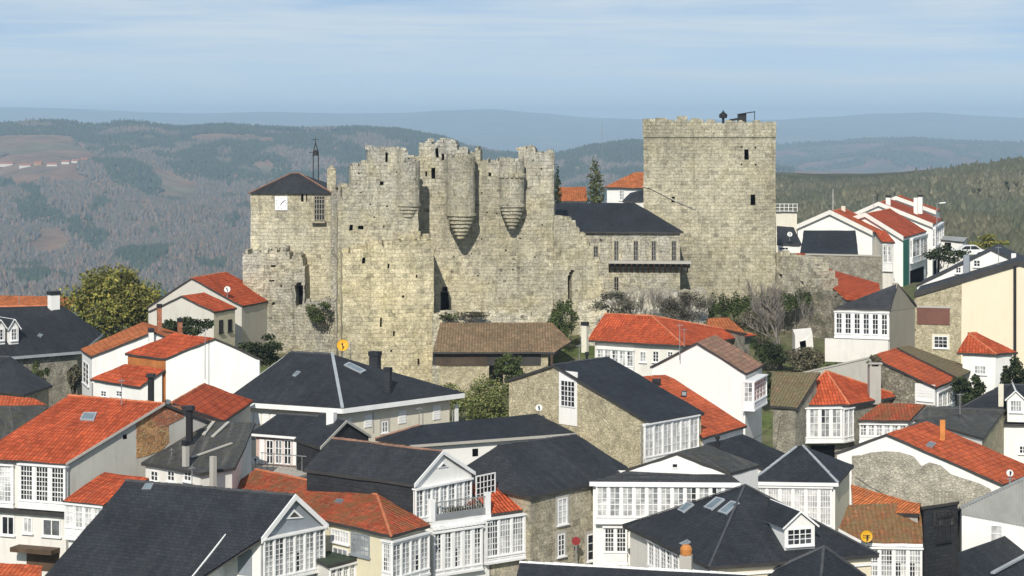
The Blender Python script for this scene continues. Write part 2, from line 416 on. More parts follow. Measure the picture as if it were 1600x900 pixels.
def house(name, label, faces, plan, wm='white', rm='red', oh=.28, th=.16, trim='trimdark', ridges=(), rmat=None, cat='house', base=None, wms=None, jit=.045, zoff=0, group='houses of the old town', sub=5, fascia=None, root=None):
    H = House(); cen = sum((flat(p) for p in plan), V3()) / len(plan)
    gz = min(ground(p.x, p.y) for p in plan) - .3 if base is None else base
    H.root = root or thing(name, V3((cen.x, cen.y, gz)), label, cat, group); H.cen = cen; H.base = gz; H.faces = faces; H.th = th
    # roof slab
    mb = MB(); low = V3((0, 0, -th)); E = {}
    key = lambda p: (round(p.x, 2), round(p.y, 2), round(p.z, 2))
    for f in faces:
        nz = (f[1] - f[0]).cross(f[2] - f[0]).z
        g = f if nz > 0 else f[::-1]
        if len(g) > 3:
            for i in range(1, len(g) - 1): mb.face((g[0], g[i], g[i + 1]), 0)
        else: mb.face(g, 0)
        for i in range(1, len(g) - 1): mb.face((g[0] + low, g[i + 1] + low, g[i] + low), 1)
        for i in range(len(g)):
            a, b = g[i], g[(i + 1) % len(g)]; E[(key(a), key(b))] = (a, b)
    H.edges_out = []
    for (ka, kb), (a, b) in E.items():
        if (kb, ka) not in E:
            mb.face((a + low, b + low, b, a), 1); H.edges_out.append((a, b))
    H.roof = mb.build('roof', [M[rm], M[trim]], H.root, jit=jit, jf=.7, sub=sub)
    if ridges:
        for a, b in ridges:
            rb = MB()
            n_ = max(1, int((b - a).length / .42)); r = .085
            for i in range(n_):
                p = a.lerp(b, i / n_); q = a.lerp(b, (i + 1.08) / n_)
                o = V3((0, 0, ru(-.01, .02)))
                rb.tube(p + o - UP * .02, q + o - UP * .035, r, r * .88, 6)
            rb.build('ridge_cap', M[rmat or 'ridge_red'], H.root)
    if fascia:
        fb = MB(); w, h = .07, fascia[1]
        for a, b in H.edges_out:
            t = flat(b - a)
            if t.length < .3: continue
            t.normalize(); n = V3((t.y, -t.x, 0))
            if (flat((a + b) / 2) + n * .3 - cen).length < (flat((a + b) / 2) - cen).length: n = -n
            o = UP * (-h - .03)
            fb.box(a + o + n * .004, b - a, n * w, UP * h)
        fb.build('eaves_board', M[fascia[0]], H.root)
    # walls
    ip = inset(plan, oh); H.ip = ip
    wl = MB(); mats = [M[wm]]
    for i in range(len(ip)):
        a, b = ip[i], ip[(i + 1) % len(ip)]
        ts = [0., 1.]
        d = b - a
        for f in faces:
            for j in range(len(f)):
                p, q = flat(f[j]), flat(f[(j + 1) % len(f)]); e = q - p
                den = d.x * e.y - d.y * e.x
                if abs(den) < 1e-6: continue
                s = ((p.x - a.x) * e.y - (p.y - a.y) * e.x) / den; r = ((p.x - a.x) * d.y - (p.y - a.y) * d.x) / den
                if .002 < s < .998 and -.01 < r < 1.01: ts.append(s)
        ts = sorted(ts); mi = 0
        if wms and wms.get(i):
            if M[wms[i]] not in mats: mats.append(M[wms[i]])
            mi = mats.index(M[wms[i]])
        tops = []
        for s in ts:
            p = a + d * s; z = roofz(faces, p.x, p.y)
            if z is None:
                c_ = p + (cen - p).normalized() * .1; z = roofz(faces, c_.x, c_.y)
            if z is None: z = min(q.z for f in faces for q in f)
            tops.append(z - th + .015 + zoff)
        pts = [a + UP * (gz - a.z), b + UP * (gz - b.z)] + [(a + d * s) + UP * (z) for s, z in list(zip(ts, tops))[::-1]]
        pts[0].z = gz; pts[1].z = gz
        nrm = V3((d.y, -d.x, 0))
        if nrm.dot(a + d / 2 - flat(cen)) < 0: pts = pts[::-1]
        wl.face(pts, mi)
    H.wall = wl.build('wall', mats, H.root, merge=False)
    return H
def edge(H, i):
    """front-view left and right end of wall i, with outward normal"""
    a, b = H.ip[i], H.ip[(i + 1) % len(H.ip)]
    n = vn(a, b)
    if n.dot((a + b) / 2 - H.cen) < 0: n = -n
    if n.dot(UP.cross(b - a)) > 0: a, b = b, a
    return a, b, n     # seen from outside a is on the left
def uz(a, b, n, rect, out=0):
    x0, y0, x1, y1 = rect; o = a + n * out; t = (b - a).normalized(); xm, ym = (x0 + x1) / 2, (y0 + y1) / 2
    u0 = (onpl(x0, ym, o, n) - o).dot(t); u1 = (onpl(x1, ym, o, n) - o).dot(t)
    z1 = onpl(xm, y0, o, n).z; z0 = onpl(xm, y1, o, n).z
    return u0, u1, z0, z1
def sash(parent, a, t, n, u0, u1, z0, z1, cols, rows, w=.07, mw=.035, dep=.05, name='window', fm='paint', gm='glass', split=True, sill=False, rails=None, org=0.0):
    """a glazed window: frame bars plus one pane sheet per light; frame and panes in plane a+t*u"""
    P = lambda u, z, o: V3((a.x, a.y, 0)) + t * u + n * o + UP * z
    mb = MB(); B = lambda ua, ub, za, zb, oa=0., ob=dep: mb.box(P(ua, za, org + oa), t * (ub - ua), n * (ob - oa), UP * (zb - za), 0)
    B(u0, u0 + w, z0, z1); B(u1 - w, u1, z0, z1); B(u0 + w, u1 - w, z0, z0 + w); B(u0 + w, u1 - w, z1 - w, z1)
    cw = (u1 - u0 - 2 * w) / cols; rh = (z1 - z0 - 2 * w) / rows
    for i in range(1, cols):
        ww = w * .8 if (split and cols % 2 == 0 and i == cols // 2) else mw
        c = u0 + w + cw * i; B(c - ww / 2, c + ww / 2, z0 + w, z1 - w, .004, dep * .85)
    for j in range(1, rows):
        c = z0 + w + rh * j; h = w if rails and j in rails else mw
        B(u0 + w, u1 - w, c - h / 2, c + h / 2, .006, dep * .8)
    if sill: B(u0 - .08, u1 + .08, z0 - .07, z0, 0, dep + .09)
    o = mb.build(name, M[fm], parent)
    g = MB()
    hc = 2 if cols > 1 else 1
    for i in range(hc):
        ua = u0 + (u1 - u0) * i / hc; ub = u0 + (u1 - u0) * (i + 1) / hc
        k = 2 if rows > 2 else 1
        for j in range(k):
            za = z0 + (z1 - z0) * j / k; zb = z0 + (z1 - z0) * (j + 1) / k
            g.face((P(ua, za, org + .012), P(ub, za, org + .012), P(ub, zb, org + .012), P(ua, zb, org + .012)))
    return o, g
def win(H, e, rect, cols=2, rows=3, fm='paint', gm='glass', sill=True, name='window', uzv=None, surround=None, w=.07):
    a, b, n = edge(H, e); t = (b - a).normalized()
    u0, u1, z0, z1 = uzv or uz(a, b, n, rect)
    if u1 < u0: u0, u1 = u1, u0
    o, g = sash(H.root, a, t, n, u0, u1, z0, z1, cols, rows, w=w, fm=fm, gm=gm, sill=sill, name=name)
    g.build('pane', M[gm], o, merge=False)
    if surround:
        P = lambda u, z, q: V3((a.x, a.y, 0)) + t * u + n * q + UP * z
        mb = MB(); s = .16
        for ua, ub, za, zb in ((u0 - s, u0 - .002, z0 - s, z1 + s), (u1 + .002, u1 + s, z0 - s, z1 + s), (u0 - .002, u1 + .002, z1 + .002, z1 + s), (u0 - .002, u1 + .002, z0 - s, z0 - .075)):
            mb.box(P(ua, za, -.02), t * (ub - ua), n * .045, UP * (zb - za))
        mb.build('surround', M[surround], o)
    return o
def shutter(H, e, rect, m='paint', uzv=None, name='shutter'):
    a, b, n = edge(H, e); t = (b - a).normalized(); u0, u1, z0, z1 = uzv or uz(a, b, n, rect)
    if u1 < u0: u0, u1 = u1, u0
    P = lambda u, z, q: V3((a.x, a.y, 0)) + t * u + n * q + UP * z
    mb = MB(); mb.box(P(u0, z0, 0), t * (u1 - u0), n * .04, UP * (z1 - z0))
    k = max(2, int((z1 - z0) / .16))
    for j in range(k): mb.box(P(u0 + .05, z0 + (z1 - z0) * (j + .15) / k, .04), t * (u1 - u0 - .1), n * .015, UP * ((z1 - z0) / k * .6))
    return mb.build(name, M[m], H.root)
def gallery(H, e, rect=None, bays=6, rows=4, out=.35, apron=.22, head=.1, uzv=None, gm='glass', ends='LR', cols=2, rails=(1,), post=.11, name='gallery', panelrows=1, fm='paint', fill=True):
    """a glazed wooden gallery projecting from wall e: posts, apron, cornice, and one window per bay"""
    a, b, n = edge(H, e); t = (b - a).normalized()
    u0, u1, z0, z1 = uzv or uz(a, b, n, rect, out)
    if u1 < u0: u0, u1 = u1, u0
    P = lambda u, z, q: V3((a.x, a.y, 0)) + t * u + n * q + UP * z
    mb = MB(); B = lambda ua, ub, za, zb, oa, ob: mb.box(P(ua, za, oa), t * (ub - ua), n * (ob - oa), UP * (zb - za), 0)
    h = z1 - z0; za = z0 + h * apron; zb = z1 - h * head
    B(u0 - .04, u1 + .04, z0 - .12, z0, -.05, out + .06)                 # floor beam
    B(u0 - .03, u1 + .03, zb, z1, -.05, out + .03)                      # head
    B(u0 - .06, u1 + .06, z1 - .09, z1 - .002, out + .03, out + .1)     # cornice
    if apron > .02:
        B(u0, u1, z0, za - .05, out - .07, out - .002)
        bw = (u1 - u0) / bays
        for i in range(bays):
            B(u0 + bw * i + .12, u0 + bw * (i + 1) - .12, z0 + .1, za - .14, out - .002, out + .022)
    B(u0 - .02, u1 + .02, za - .06, za, out - .07, out + .05)             # sill rail
    bw = (u1 - u0) / bays
    for i in range(bays + 1):
        c = u0 + bw * i; c0 = max(u0, c - post / 2); c1 = min(u1, c + post / 2)
        B(c0, c1, z0, zb, out - .08, out + .025)
    if apron > .02:
        for k_, us in (('L', u0), ('R', u1)):
            if k_ in ends and out > .12: B(us - (0 if k_ == 'L' else .06), us + (.06 if k_ == 'L' else 0), z0, za, 0, out - .08)
    if fill: B(u0 + .05, u1 - .05, z0, zb, -.04, .01)
    G = mb.build(name, M[fm], H.root)
    for i in range(bays):
        ua = u0 + bw * i + post / 2; ub = u0 + bw * (i + 1) - post / 2
        o, g = sash(G, a, t, n, ua, ub, za, zb, cols, rows, w=.05, mw=.03, dep=.045, org=out - .06, rails=[rows - r for r in rails])
        g.build('pane', M[gm], G, merge=False) if False else None
        # panes live in the window's own mesh
        addpanes(o, g, gm)
    if out > .2:
        for k_, us in (('L', u0), ('R', u1)):
            if k_ in ends:
                tt = -n if k_ == 'L' else n; base_ = P(us, 0, out - .08) if k_ == 'L' else P(us, 0, 0)
                nn = -t if k_ == 'L' else t
                L_ = out - .09
                o, g = sash(G, base_, tt, nn, 0.0, L_, za, zb, 1 if L_ < .5 else 2, rows, w=.05, mw=.03, dep=.045, org=-.05)
                addpanes(o, g, gm)
    return G
def addpanes(o, g, gm):
    me = o.data; bm = bmesh.new(); bm.from_mesh(me); org = root_of(o).location
    uvl = bm.loops.layers.uv.verify()
    for f in g.f:
        q = bm.faces.new([bm.verts.new(g.v[i] - org) for i in f]); q.material_index = 1
        for l in q.loops: l[uvl].uv = (l.vert.co.x, l.vert.co.z)
    bm.to_mesh(me); bm.free(); me.materials.append(M[gm])
def onroof(H, px, py):
    r = ray(px, py); best = None
    for f in H.faces:
        for i in range(1, len(f) - 1):
            a, b, c = f[0], f[i], f[i + 1]; n = (b - a).cross(c - a)
            if abs(n.dot(r)) < 1e-7: continue
            k = (a - EYE).dot(n) / r.dot(n); p = EYE + r * k
            zz = roofz([[a, b, c]], p.x, p.y)
            if zz is not None and k > 0 and (best is None or k < best[0]): best = (k, p, n.normalized() * (1 if n.z > 0 else -1))
    if best is None:
        f = H.faces[0]; n = (f[1] - f[0]).cross(f[2] - f[0]).normalized()
        if n.z < 0: n = -n
        return onpl(px, py, f[0], n), n
    return best[1], best[2]
def chimney(H, px, ytop, ybot, w, m='white', cap='slate', kind='slab', depth=None, ang=None, name='chimney'):
    p, n = onroof(H, px, ybot) if depth is None else (atd(px, ybot, depth), UP)
    top = ZC - (ytop - YH) * p.y / F; ww = w * p.y / F
    if ang is None:
        e = H.ip[1] - H.ip[0]; ang = math.atan2(e.y, e.x)
    mb = MB(); c = V3((p.x, p.y, p.z - .5)); p_top = top - (.28 if kind != 'none' else 0)
    mb.cbox(c, ww, ww * .8, p_top - c.z, ang)
    o = mb.build(name, M[m], H.root, jit=.01)
    k = MB()
    if kind == 'slab':
        for sx in (-1, 1):
            k.cbox(V3((p.x, p.y, p_top)) + V3((math.cos(ang), math.sin(ang), 0)) * sx * ww * .38, ww * .16, ww * .75, .17, ang)
        k.cbox(V3((p.x, p.y, p_top + .17)), ww * 1.22, ww, .1, ang)
    elif kind == 'pot':
        k.lathe((p.x, p.y, p_top - .02), [(ww * .42, 0), (ww * .46, .06), (ww * .5, .3), (ww * .42, .42), (ww * .28, .5), (0, .52)], 14)
    elif kind == 'box':
        k.cbox(V3((p.x, p.y, p_top)), ww * 1.15, ww * .95, .28, ang)
    if kind != 'none': k.build('cap', M[cap], o)
    return o
def skylight(H, q, frame='zinc'):
    """q = four picture corners on the roof"""
    ps = [onroof(H, *p) for p in q]; n = ps[0][1]; c = sum((p for p, _ in ps), V3()) / 4
    pts = [p for p, _ in ps]
    mb = MB(); lift = n * .09
    for i in range(4):
        a, b = pts[i], pts[(i + 1) % 4]; ia = a.lerp(c, .2); ib = b.lerp(c, .2)
        mb.face((a + lift, b + lift, ib + lift, ia + lift)); mb.face((a - n * .05, b - n * .05, b + lift, a + lift)); mb.face((ia + lift, ib + lift, ib + n * .04, ia + n * .04))
    o = mb.build('skylight', M[frame], H.root)
    g = MB(); g.face([p.lerp(c, .18) + n * .06 for p in pts]); g.build('pane', M['skyglass'], o)
    return o
def pipe(H, px, y0, y1, m='iron', r=.09, name='flue', depth=None):
    p, n = onroof(H, px, y1) if depth is None else (atd(px, y1, depth), UP)
    top = ZC - (y0 - YH) * p.y / F
    mb = MB(); mb.tube(p - UP * .2, V3((p.x, p.y, top - .2)), r, r, 10); mb.tube(V3((p.x, p.y, top - .22)), V3((p.x, p.y, top)), r * 1.7, r * 1.5, 10)
    return mb.build(name, M[m], H.root)
def wallbox(H, e, rect, m, out=.06, name='panel', inn=.05, uzv=None):
    a, b, n = edge(H, e); t = (b - a).normalized(); u0, u1, z0, z1 = uzv or uz(a, b, n, rect)
    if u1 < u0: u0, u1 = u1, u0
    P = lambda u, z, q: V3((a.x, a.y, 0)) + t * u + n * q + UP * z
    mb = MB(); mb.box(P(u0, z0, -inn), t * (u1 - u0), n * (out + inn), UP * (z1 - z0))
    return mb.build(name, M[m], H.root)
def drainpipe(H, e, px, y0, y1, m='steel'):
    a, b, n = edge(H, e); p = onpl(px, y0, a, n); q = onpl(px, y1, a, n)
    mb = MB(); mb.tube(p + n * .08, V3((p.x, p.y, q.z)) + n * .08, .05, .05, 8); return mb.build('drainpipe', M[m], H.root)
def wallpatch(H, e, pts, m, name='patch', out=.03):
    """irregular patch of another facing on wall e, given by its outline"""
    a, b, n = edge(H, e); mb = MB(); q = [onpl(x, y, a, n) for x, y in pts]
    mb.face([p + n * out for p in q])
    for i in range(len(q)): mb.face((q[i] - n * .02, q[(i + 1) % len(q)] - n * .02, q[(i + 1) % len(q)] + n * out, q[i] + n * out))
    return mb.build(name, M[m], H.root)
# roof shapes; each returns faces, plan, ridges
def t_gable(L, R, A, V):
    return [[L, L + V, A + V, A], [R, A, A + V, R + V]], [L, R, R + V, L + V], [(A, A + V)]
def t_side(E0, E1, R0, R1, rear=1.):
    E1r = flat(R1) + (flat(R1) - flat(E1)) * rear; E0r = flat(R0) + (flat(R0) - flat(E0)) * rear
    z = R0.z - (R0.z - E0.z) * rear; E1r.z = z; E0r.z = z
    return [[E0, E1, R1, R0], [R0, R1, E1r, E0r]], [E0, E1, E1r, E0r], [(R0, R1)]
def t_hip(L, Fp, R, A, B):
    K = L + R - Fp
    if (A - B).length < .05: return [[L, Fp, A], [Fp, R, A], [R, K, A], [K, L, A]], [L, Fp, R, K], [(L, A), (Fp, A), (R, A)]
    return [[L, Fp, B, A], [Fp, R, B], [R, K, A, B], [K, L, A]], [L, Fp, R, K], [(A, B), (L, A), (Fp, B), (R, B)]
def t_shed(E0, E1, T1, T0): return [[E0, E1, T1, T0]], [E0, E1, T1, T0], []

def barge(H, segs, m='paint', h=.22, w=.06, dz=.0, name='barge_board'):
    mb = MB()
    for a, b in segs:
        t = flat(b - a).normalized(); n = V3((t.y, -t.x, 0))
        if (flat((a + b) / 2) + n - H.cen).length < (flat((a + b) / 2) - H.cen).length: n = -n
        o = UP * (-h + dz)
        mb.box(a + o + n * .006, b - a, n * w, UP * h)
    return mb.build(name, M[m], H.root)
def trivent(H, e, pts, m='paint', g='glassdk'):
    a, b, n = edge(H, e); q = [onpl(x, y, a, n) for x, y in pts]; c = sum(q, V3()) / 3
    mb = MB()
    for i in range(3):
        p, r = q[i], q[(i + 1) % 3]; ip, ir = p.lerp(c, .45), r.lerp(c, .45); o = n * .06
        mb.face((p + o, r + o, ir + o, ip + o)); mb.face((p, r, r + o, p + o))
    o = mb.build('gable_vent', M[m], H.root)
    k = MB(); k.face([p.lerp(c, .4) + n * .02 for p in q]); k.build('pane', M[g], o)
def dormer(H, x0, x1, yb, ye, ya, wallm='white', roofm='slate', cols=2, rows=3, wrect=None, gm='glassdk', name='dormer', cheek=None, oh=.14):
    xm = (x0 + x1) / 2
    p, rn = onroof(H, xm, yb); nh = flat(rn).normalized(); t = V3((-nh.y, nh.x, 0))
    if t.x < 0: t = -t
    pl = p + nh * .05
    bl, br = onpl(x0, yb, pl, nh), onpl(x1, yb, pl, nh); zb = min(bl.z, br.z); ze = onpl(xm, ye, pl, nh).z; za = onpl(xm, ya, pl, nh).z
    u0, u1 = 0, (br - bl).dot(t); pitch = math.tan(math.acos(rn.z)); dep = (za - zb) / pitch + .4
    P = lambda u, z, q: V3((bl.x, bl.y, 0)) + t * u - nh * q + UP * z
    mb = MB(); zz = zb - .5
    mb.face((P(0, zz, 0), P(u1, zz, 0), P(u1, ze, 0), P(u1 / 2, za, 0), P(0, ze, 0)), 0)
    mb.face((P(u1, zz, 0), P(u1, zz, dep), P(u1, ze, dep), P(u1, ze, 0)), 1); mb.face((P(0, zz, dep), P(0, zz, 0), P(0, ze, 0), P(0, ze, dep)), 1)
    d = mb.build(name, [M[wallm], M[cheek or wallm]], H.root, merge=False)
    rb = MB(); th = .09; k = (za - ze) / (u1 / 2)
    for s in (0, 1):
        e0 = -oh if s == 0 else u1 + oh
        q = [P(e0, ze - oh * k + .02, -.16), P(u1 / 2, za + .02, -.16), P(u1 / 2, za + .02, dep), P(e0, ze - oh * k + .02, dep)]
        n_ = (q[1] - q[0]).cross(q[3] - q[0]).normalized()
        if n_.z < 0: n_ = -n_
        for qq, o in ((q, n_ * th), (q[::-1], V3())): rb.face([v + o for v in qq], 0)
        for i in range(4): rb.face((q[i], q[(i + 1) % 4], q[(i + 1) % 4] + n_ * th, q[i] + n_ * th), 1)
    rb.build('roof', [M[roofm], M['paint']], d)
    w0, w1, y0, y1 = wrect or (x0 + (x1 - x0) * .15, x1 - (x1 - x0) * .15, ye + 1, yb - 3)
    ua = (onpl(w0, (y0 + y1) / 2, pl, nh) - bl).dot(t); ub = (onpl(w1, (y0 + y1) / 2, pl, nh) - bl).dot(t)
    z1 = onpl(xm, y0, pl, nh).z; z0 = onpl(xm, y1, pl, nh).z
    o, g = sash(d, bl, t, nh, ua, ub, z0, z1, cols, rows, gm=gm, sill=True)
    addpanes(o, g, gm)
    return d
# ================= HOUSES (front rows first) =================
def GAB(l, a, r, ze, zr=None):
    L = atz(*l, ze); R = atz(*r, ze if zr is None else zr); return L, R, onw(*a, L, R)
# -- big red house, far left
E0, E1 = atz(-40, 714.5, 11.5), atz(103, 724, 11.5); R1 = ons(257, 630, E0, E1, 24); R0 = atz(107, 617, R1.z)
f, p, r = t_side(E0, E1, R0, R1)
h = house('red_roofed_house', 'big red-tiled house at the left edge with dark-paned gallery and bare cement gable', f, p, 'white2', 'red', ridges=r, wms={1: 'grey'}, oh=.2)
barge(h, [(E1, R1)], 'concrete', .14, .05, .03)
gallery(h, 0, (29, 726, 102, 793), 3, 7, .3, .14, .05, gm='glassdk', cols=4, rails=(2, 5), post=.2)
gallery(h, 0, (-34, 724, 21, 790), 2, 7, .12, .1, .05, gm='glasslt', cols=4, rails=(2, 5), post=.3)
wallbox(h, 0, (-40, 794, 104, 802), 'trimdark', .22, 'floor_band')
win(h, 0, (67, 811, 95, 838), 2, 1); win(h, 0, (37, 808, 51, 833), 2, 1, gm='glasslt'); win(h, 0, (3, 806, 23, 836), 2, 1, gm='glassdk')
wallbox(h, 0, (30, 853, 94, 860), 'wood', .9, 'canopy'); wallbox(h, 0, (42, 862, 93, 892), 'wood', .03, 'garage_door')
skylight(h, [(125, 657), (131, 646), (152, 646), (147, 658)], 'zinc')
wallpatch(h, 1, [(213, 660), (236, 646), (262, 640), (264, 690), (252, 704), (230, 712), (213, 716)], 'ochre', 'foam_patch')
wallpatch(h, 1, [(232, 652), (254, 633), (282, 634), (286, 652), (262, 664), (248, 668)], 'brick', 'brick_patch', .05)
wallbox(h, 1, (192, 679, 198, 686), 'void', .01, 'vent')
# -- small red roof with gallery under the big red house
E0, E1 = atz(98, 782, 10.2), atz(161, 788.5, 10.2); R1 = ons(233, 747, E0, E1, 22); R0 = atz(163, 737, R1.z)
h = house('red_roofed_annex', 'low red-tiled annex with white gallery wedged behind the big slate roof at lower left', [[E0, E1, R1, R0]], [E0, E1, R1, R0], 'white', 'red', oh=.2)
gallery(h, 0, (101, 788, 160, 842), 4, 4, .2, .3, .08, gm='glasslt', cols=2)
# -- red tiles at the lower left corner
E0, E1 = atz(-60, 915, 7.5), atz(62, 925, 7.5); R1 = ons(66, 884, E0, E1, 22); R0 = atz(-40, 877, R1.z)
h = house('red_roofed_shed', 'red-tiled shed roof cut by the bottom left corner of the photo', [[E0, E1, R1, R0]], [E0, E1, R1, R0], 'grey', 'red2', oh=.15)
# -- big slate roof, front left, grey gable over a gallery
L, R, A = GAB((408, 841), (461, 773), (512, 820), 9.5); B = atz(197, 750, A.z); V = B - A; V.z = 0
P2 = L + V * .205; dn = (L - A); P1 = P2 + dn * 1.25; P0 = L + V + dn * 1.35
h = house('slate_roofed_house', 'large dark slate roof at lower left with grey gable above a white gallery', [[L, A, A + V, P0, P1, P2], [R, R + V, A + V, A]], [P1, P2, L, R, R + V, P0], 'white', 'slate', ridges=[(A, A + V)], rmat='ridge_slate', wms={2: 'paintgrey'}, oh=.16, base=3.)
barge(h, [(L, A), (A, R)], 'paint', .3, .08, .04)
barge(h, [(P2, P1)], 'paint', .2, .06, .04)
gallery(h, 2, (413, 832, 508, 899), 6, 7, .22, .06, .05, cols=2, rails=(5,), post=.1)
trivent(h, 2, [(445, 811), (458, 795), (474, 809)])
skylight(h, [(222, 766), (228, 757), (241, 756), (236, 766)], 'steel')
drainpipe(h, 2, 409, 842, 900)
h15 = h
wallbox(h, 1, (372, 858, 394, 899), 'paintgrey', .03, 'door')
# -- low porch beside it with green flat roof
a, b = atz(513, 883, 7.9), atz(578, 866, 7.9); V = V3((-1.2, 2.2, 0)); 
h = house('glazed_porch', 'low glazed porch with dark green flat roof between slate gable and red roof', [[a, b, b + V, a + V]], [a, b, b + V, a + V], 'white2', 'greendk', oh=.12, jit=.03)
gallery(h, 0, (516, 880, 575, 906), 6, 3, .06, .0, .06, cols=2, gm='glass')
# -- mossy red hip roof, centre front
Fp, L, R = atz(611, 836, 9.5), atz(505, 812, 9.5), atz(673, 820, 9.5); B = ons(589, 772, L, Fp, 22); A = atz(375, 741, B.z)
L2 = L + (L - Fp) * 1.75; A = B + (L - Fp) * 1.95
h = house('corner_house', 'mossy red hipped roof with cream wall, left of the balcony with flowers', [[L2, L, Fp, B, A], [Fp, R, B]], [L2, L, Fp, R, flat(B, 9.5), flat(A, 9.5)], 'yellow', 'redmoss', ridges=[(B, A), (Fp, B)], oh=.22, rmat='ridge_red')
gallery(h, 2, (613, 838, 671, 903), 4, 6, .2, .12, .1, cols=2, rails=(4,))
gallery(h, 1, (597, 844, 610, 900), 1, 6, .15, .12, .1, cols=3, rails=(4,))
win(h, 1, (518, 828, 546, 848), 6, 2, gm='glasslt'); win(h, 1, (549, 834, 578, 868), 4, 4, gm='glass', fm='paintgrey'); win(h, 1, (520, 856, 544, 892), 3, 4, gm='glass')
skylight(h, [(523, 786), (527, 781), (538, 782), (533, 787)], 'steel')
# -- slate house with white gable and flower balcony, facade of galleries
L, R, A = GAB((647, 757), (692, 705), (742, 738), 11.4); B = atz(520, 684, A.z); V = B - A; V.z = 0
h = house('balcony_house', 'slate house with white gable over a flower balcony and a facade of white galleries', *t_gable(L, R, A, V)[:2], 'white', 'slate3', ridges=[(A, A + V)], rmat='ridge_dull', wms={3: 'slatewall'}, oh=.12)
barge(h, [(L, A), (A, R)], 'paint', .2, .06, .04)
trivent(h, 0, [(684, 731), (692, 722), (700, 729)])
gallery(h, 0, (650, 755, 737, 806), 7, 5, .2, .1, .05, cols=2, rails=(3,))
hb = h
Q0, Q1 = atz(674, 816, 9.35), atz(846, 792, 9.35); tt = (Q1 - Q0).normalized(); nb = V3((-tt.y, tt.x, 0)); Qm = Q0 + tt * ((Q1 - Q0).length * .53)
D = nb * 2.6
h2 = house('x', '', [[Q0, Qm, Qm + D, Q0 + D]], [Q0, Qm, Qm + D, Q0 + D], 'white', 'concrete', oh=.05, root=hb.root, th=.3, trim='paint')
gallery(h2, 0, (677, 826, 754, 893), 5, 7, .25, .1, .04, cols=2, rails=(5,), post=.2)
T0, T1 = Qm + nb * 2.2 + UP * 1.25, Q1 + nb * 2.2 + UP * 1.0
h3 = house('x', '', [[Qm, Q1, T1, T0]], [Qm, Q1, Q1 + D, Qm + D], 'ashlar', 'red', oh=.05, root=hb.root)
gallery(h3, 0, (760, 805, 839, 873), 4, 6, .25, .12, .04, cols=4, rails=(1, 5), post=.12)
for q in (Q0 + tt * .1 + nb * .1, Qm - tt * .15 + nb * .1):
    mb = MB(); mb.cbox(q, .26, .26, 1.15, math.atan2(tt.y, tt.x)); mb.build('balcony_pillar', M['paint'], hb.root)
mb = MB(); mb.box(Q0 + nb * .05 + tt * .2, tt * ((Qm - Q0).length - .4), nb * .12, UP * .35); mb.bar(Q0 + nb * .1 + UP * .95, Qm + nb * .1 + UP * .95, .05)
for i in range(24): q = Q0.lerp(Qm, (i + .5) / 24) + nb * .1; mb.bar(q, q + UP * .95, .025)
mb.build('balcony_railing', M['steel'], hb.root)
mb = MB()
for i in range(15): mb.box(Q0.lerp(Qm, (i + .2) / 15) - nb * .2 - UP * .42, tt * .2, nb * .22, UP * .12)
mb.build('dentil_moulding', M['paint'], hb.root)
BALC = (Q0, Qm, nb, tt)
a_, b_ = R + (R - L).normalized() * .05, R + (R - L).normalized() * 1.7
mb = MB(); o, g = sash(hb.root, a_, (R - L).normalized(), vn(a_, b_) if vn(a_, b_).y < 0 else -vn(a_, b_), 0, 1.6, 9.5, 11.2, 5, 5, name='glazed_screen'); addpanes(o, g, 'glassdk')
# -- slate hip with ashlar wall to its right
Fl, Fr, BR = atz(829, 775, 10.2), atz(936, 753, 10.2), atz(982, 730, 10.2)
A = ons(779, 695, Fl, Fr, 22); B = atz(900, 679, A.z); BL = atz(695, 749, 10.2)
h = house('stone_house', 'ashlar stone house with plain hipped slate roof behind the flower balcony', [[Fl, Fr, B, A], [Fr, BR, B], [BL, Fl, A], [BL, A, B, BR]], [Fl, Fr, BR, BL], 'ashlar', 'slate3', ridges=[(A, B)], rmat='ridge_slate', oh=.2)
win(h, 0, (871, 778, 886, 819), 2, 4, gm='glasslt', surround='concrete'); win(h, 0, (871, 834, 882, 869), 2, 4, gm='glassdk', surround='concrete'); win(h, 0, (917, 834, 929, 876), 1, 3, gm='glassdk', surround='concrete')
drainpipe(h, 0, 935, 757, 900)
# -- long slate roof with white wall, centre
FL, FR, BL = atz(640, 696, 10.5), atz(900, 677, 10.5), atz(586, 685, 10.5)
A = ons(655, 664, FL, FR, 20); B = atz(838, 646, A.z)
h = house('long_slate_house', 'long low slate roof with white wall between hipped slate house and stone hip', [[FL, FR, B, A], [BL, FL, A]], [FL, FR, FR + (B - FR) * 1.6, BL], 'white', 'slate2', ridges=[(BL, A)], rmat='ridge_dull', oh=.25)
wallbox(h, 0, (738, 701, 747, 713), 'void', .01, 'vent'); barge(h, [(FL, FR)], 'concrete', .16, .08, .02)
# -- white gable with dark square window above slate pent roof
a, b = atz(921, 752, 10.4), atz(1157, 753.5, 10.4)
L = onw(977, 734, a, b) ; L = atz(977, 734, 11.0); R = atz(1141, 739, 10.85); A = onw(1057, 706.5, L, R)
V = V3((1.9, 2.6, 0)); dd = V3((0, 0, 0))
h = house('white_gabled_house', 'white gable with one dark square window above a long white gallery', [[L, L + V, A + V, A], [R, A, A + V, R + V]], [L, R, R + V, L + V], 'white', 'slateold', ridges=[], oh=.04)
bk = V3((.1, 4.6, .0))
h2 = house('x', '', [[a, b, R + V3((0, 0, -.1)), L + V3((0, 0, -.1))]], [a, b, b + bk, a + bk], 'white', 'slate', oh=.2, root=h.root)
barge(h2, [(a, b)], 'paint', .22, .12, -.02, 'cornice')
gallery(h2, 0, (931, 758, 1150, 816), 11, 5, .35, .14, .05, cols=2, rails=(3,), ends='L')
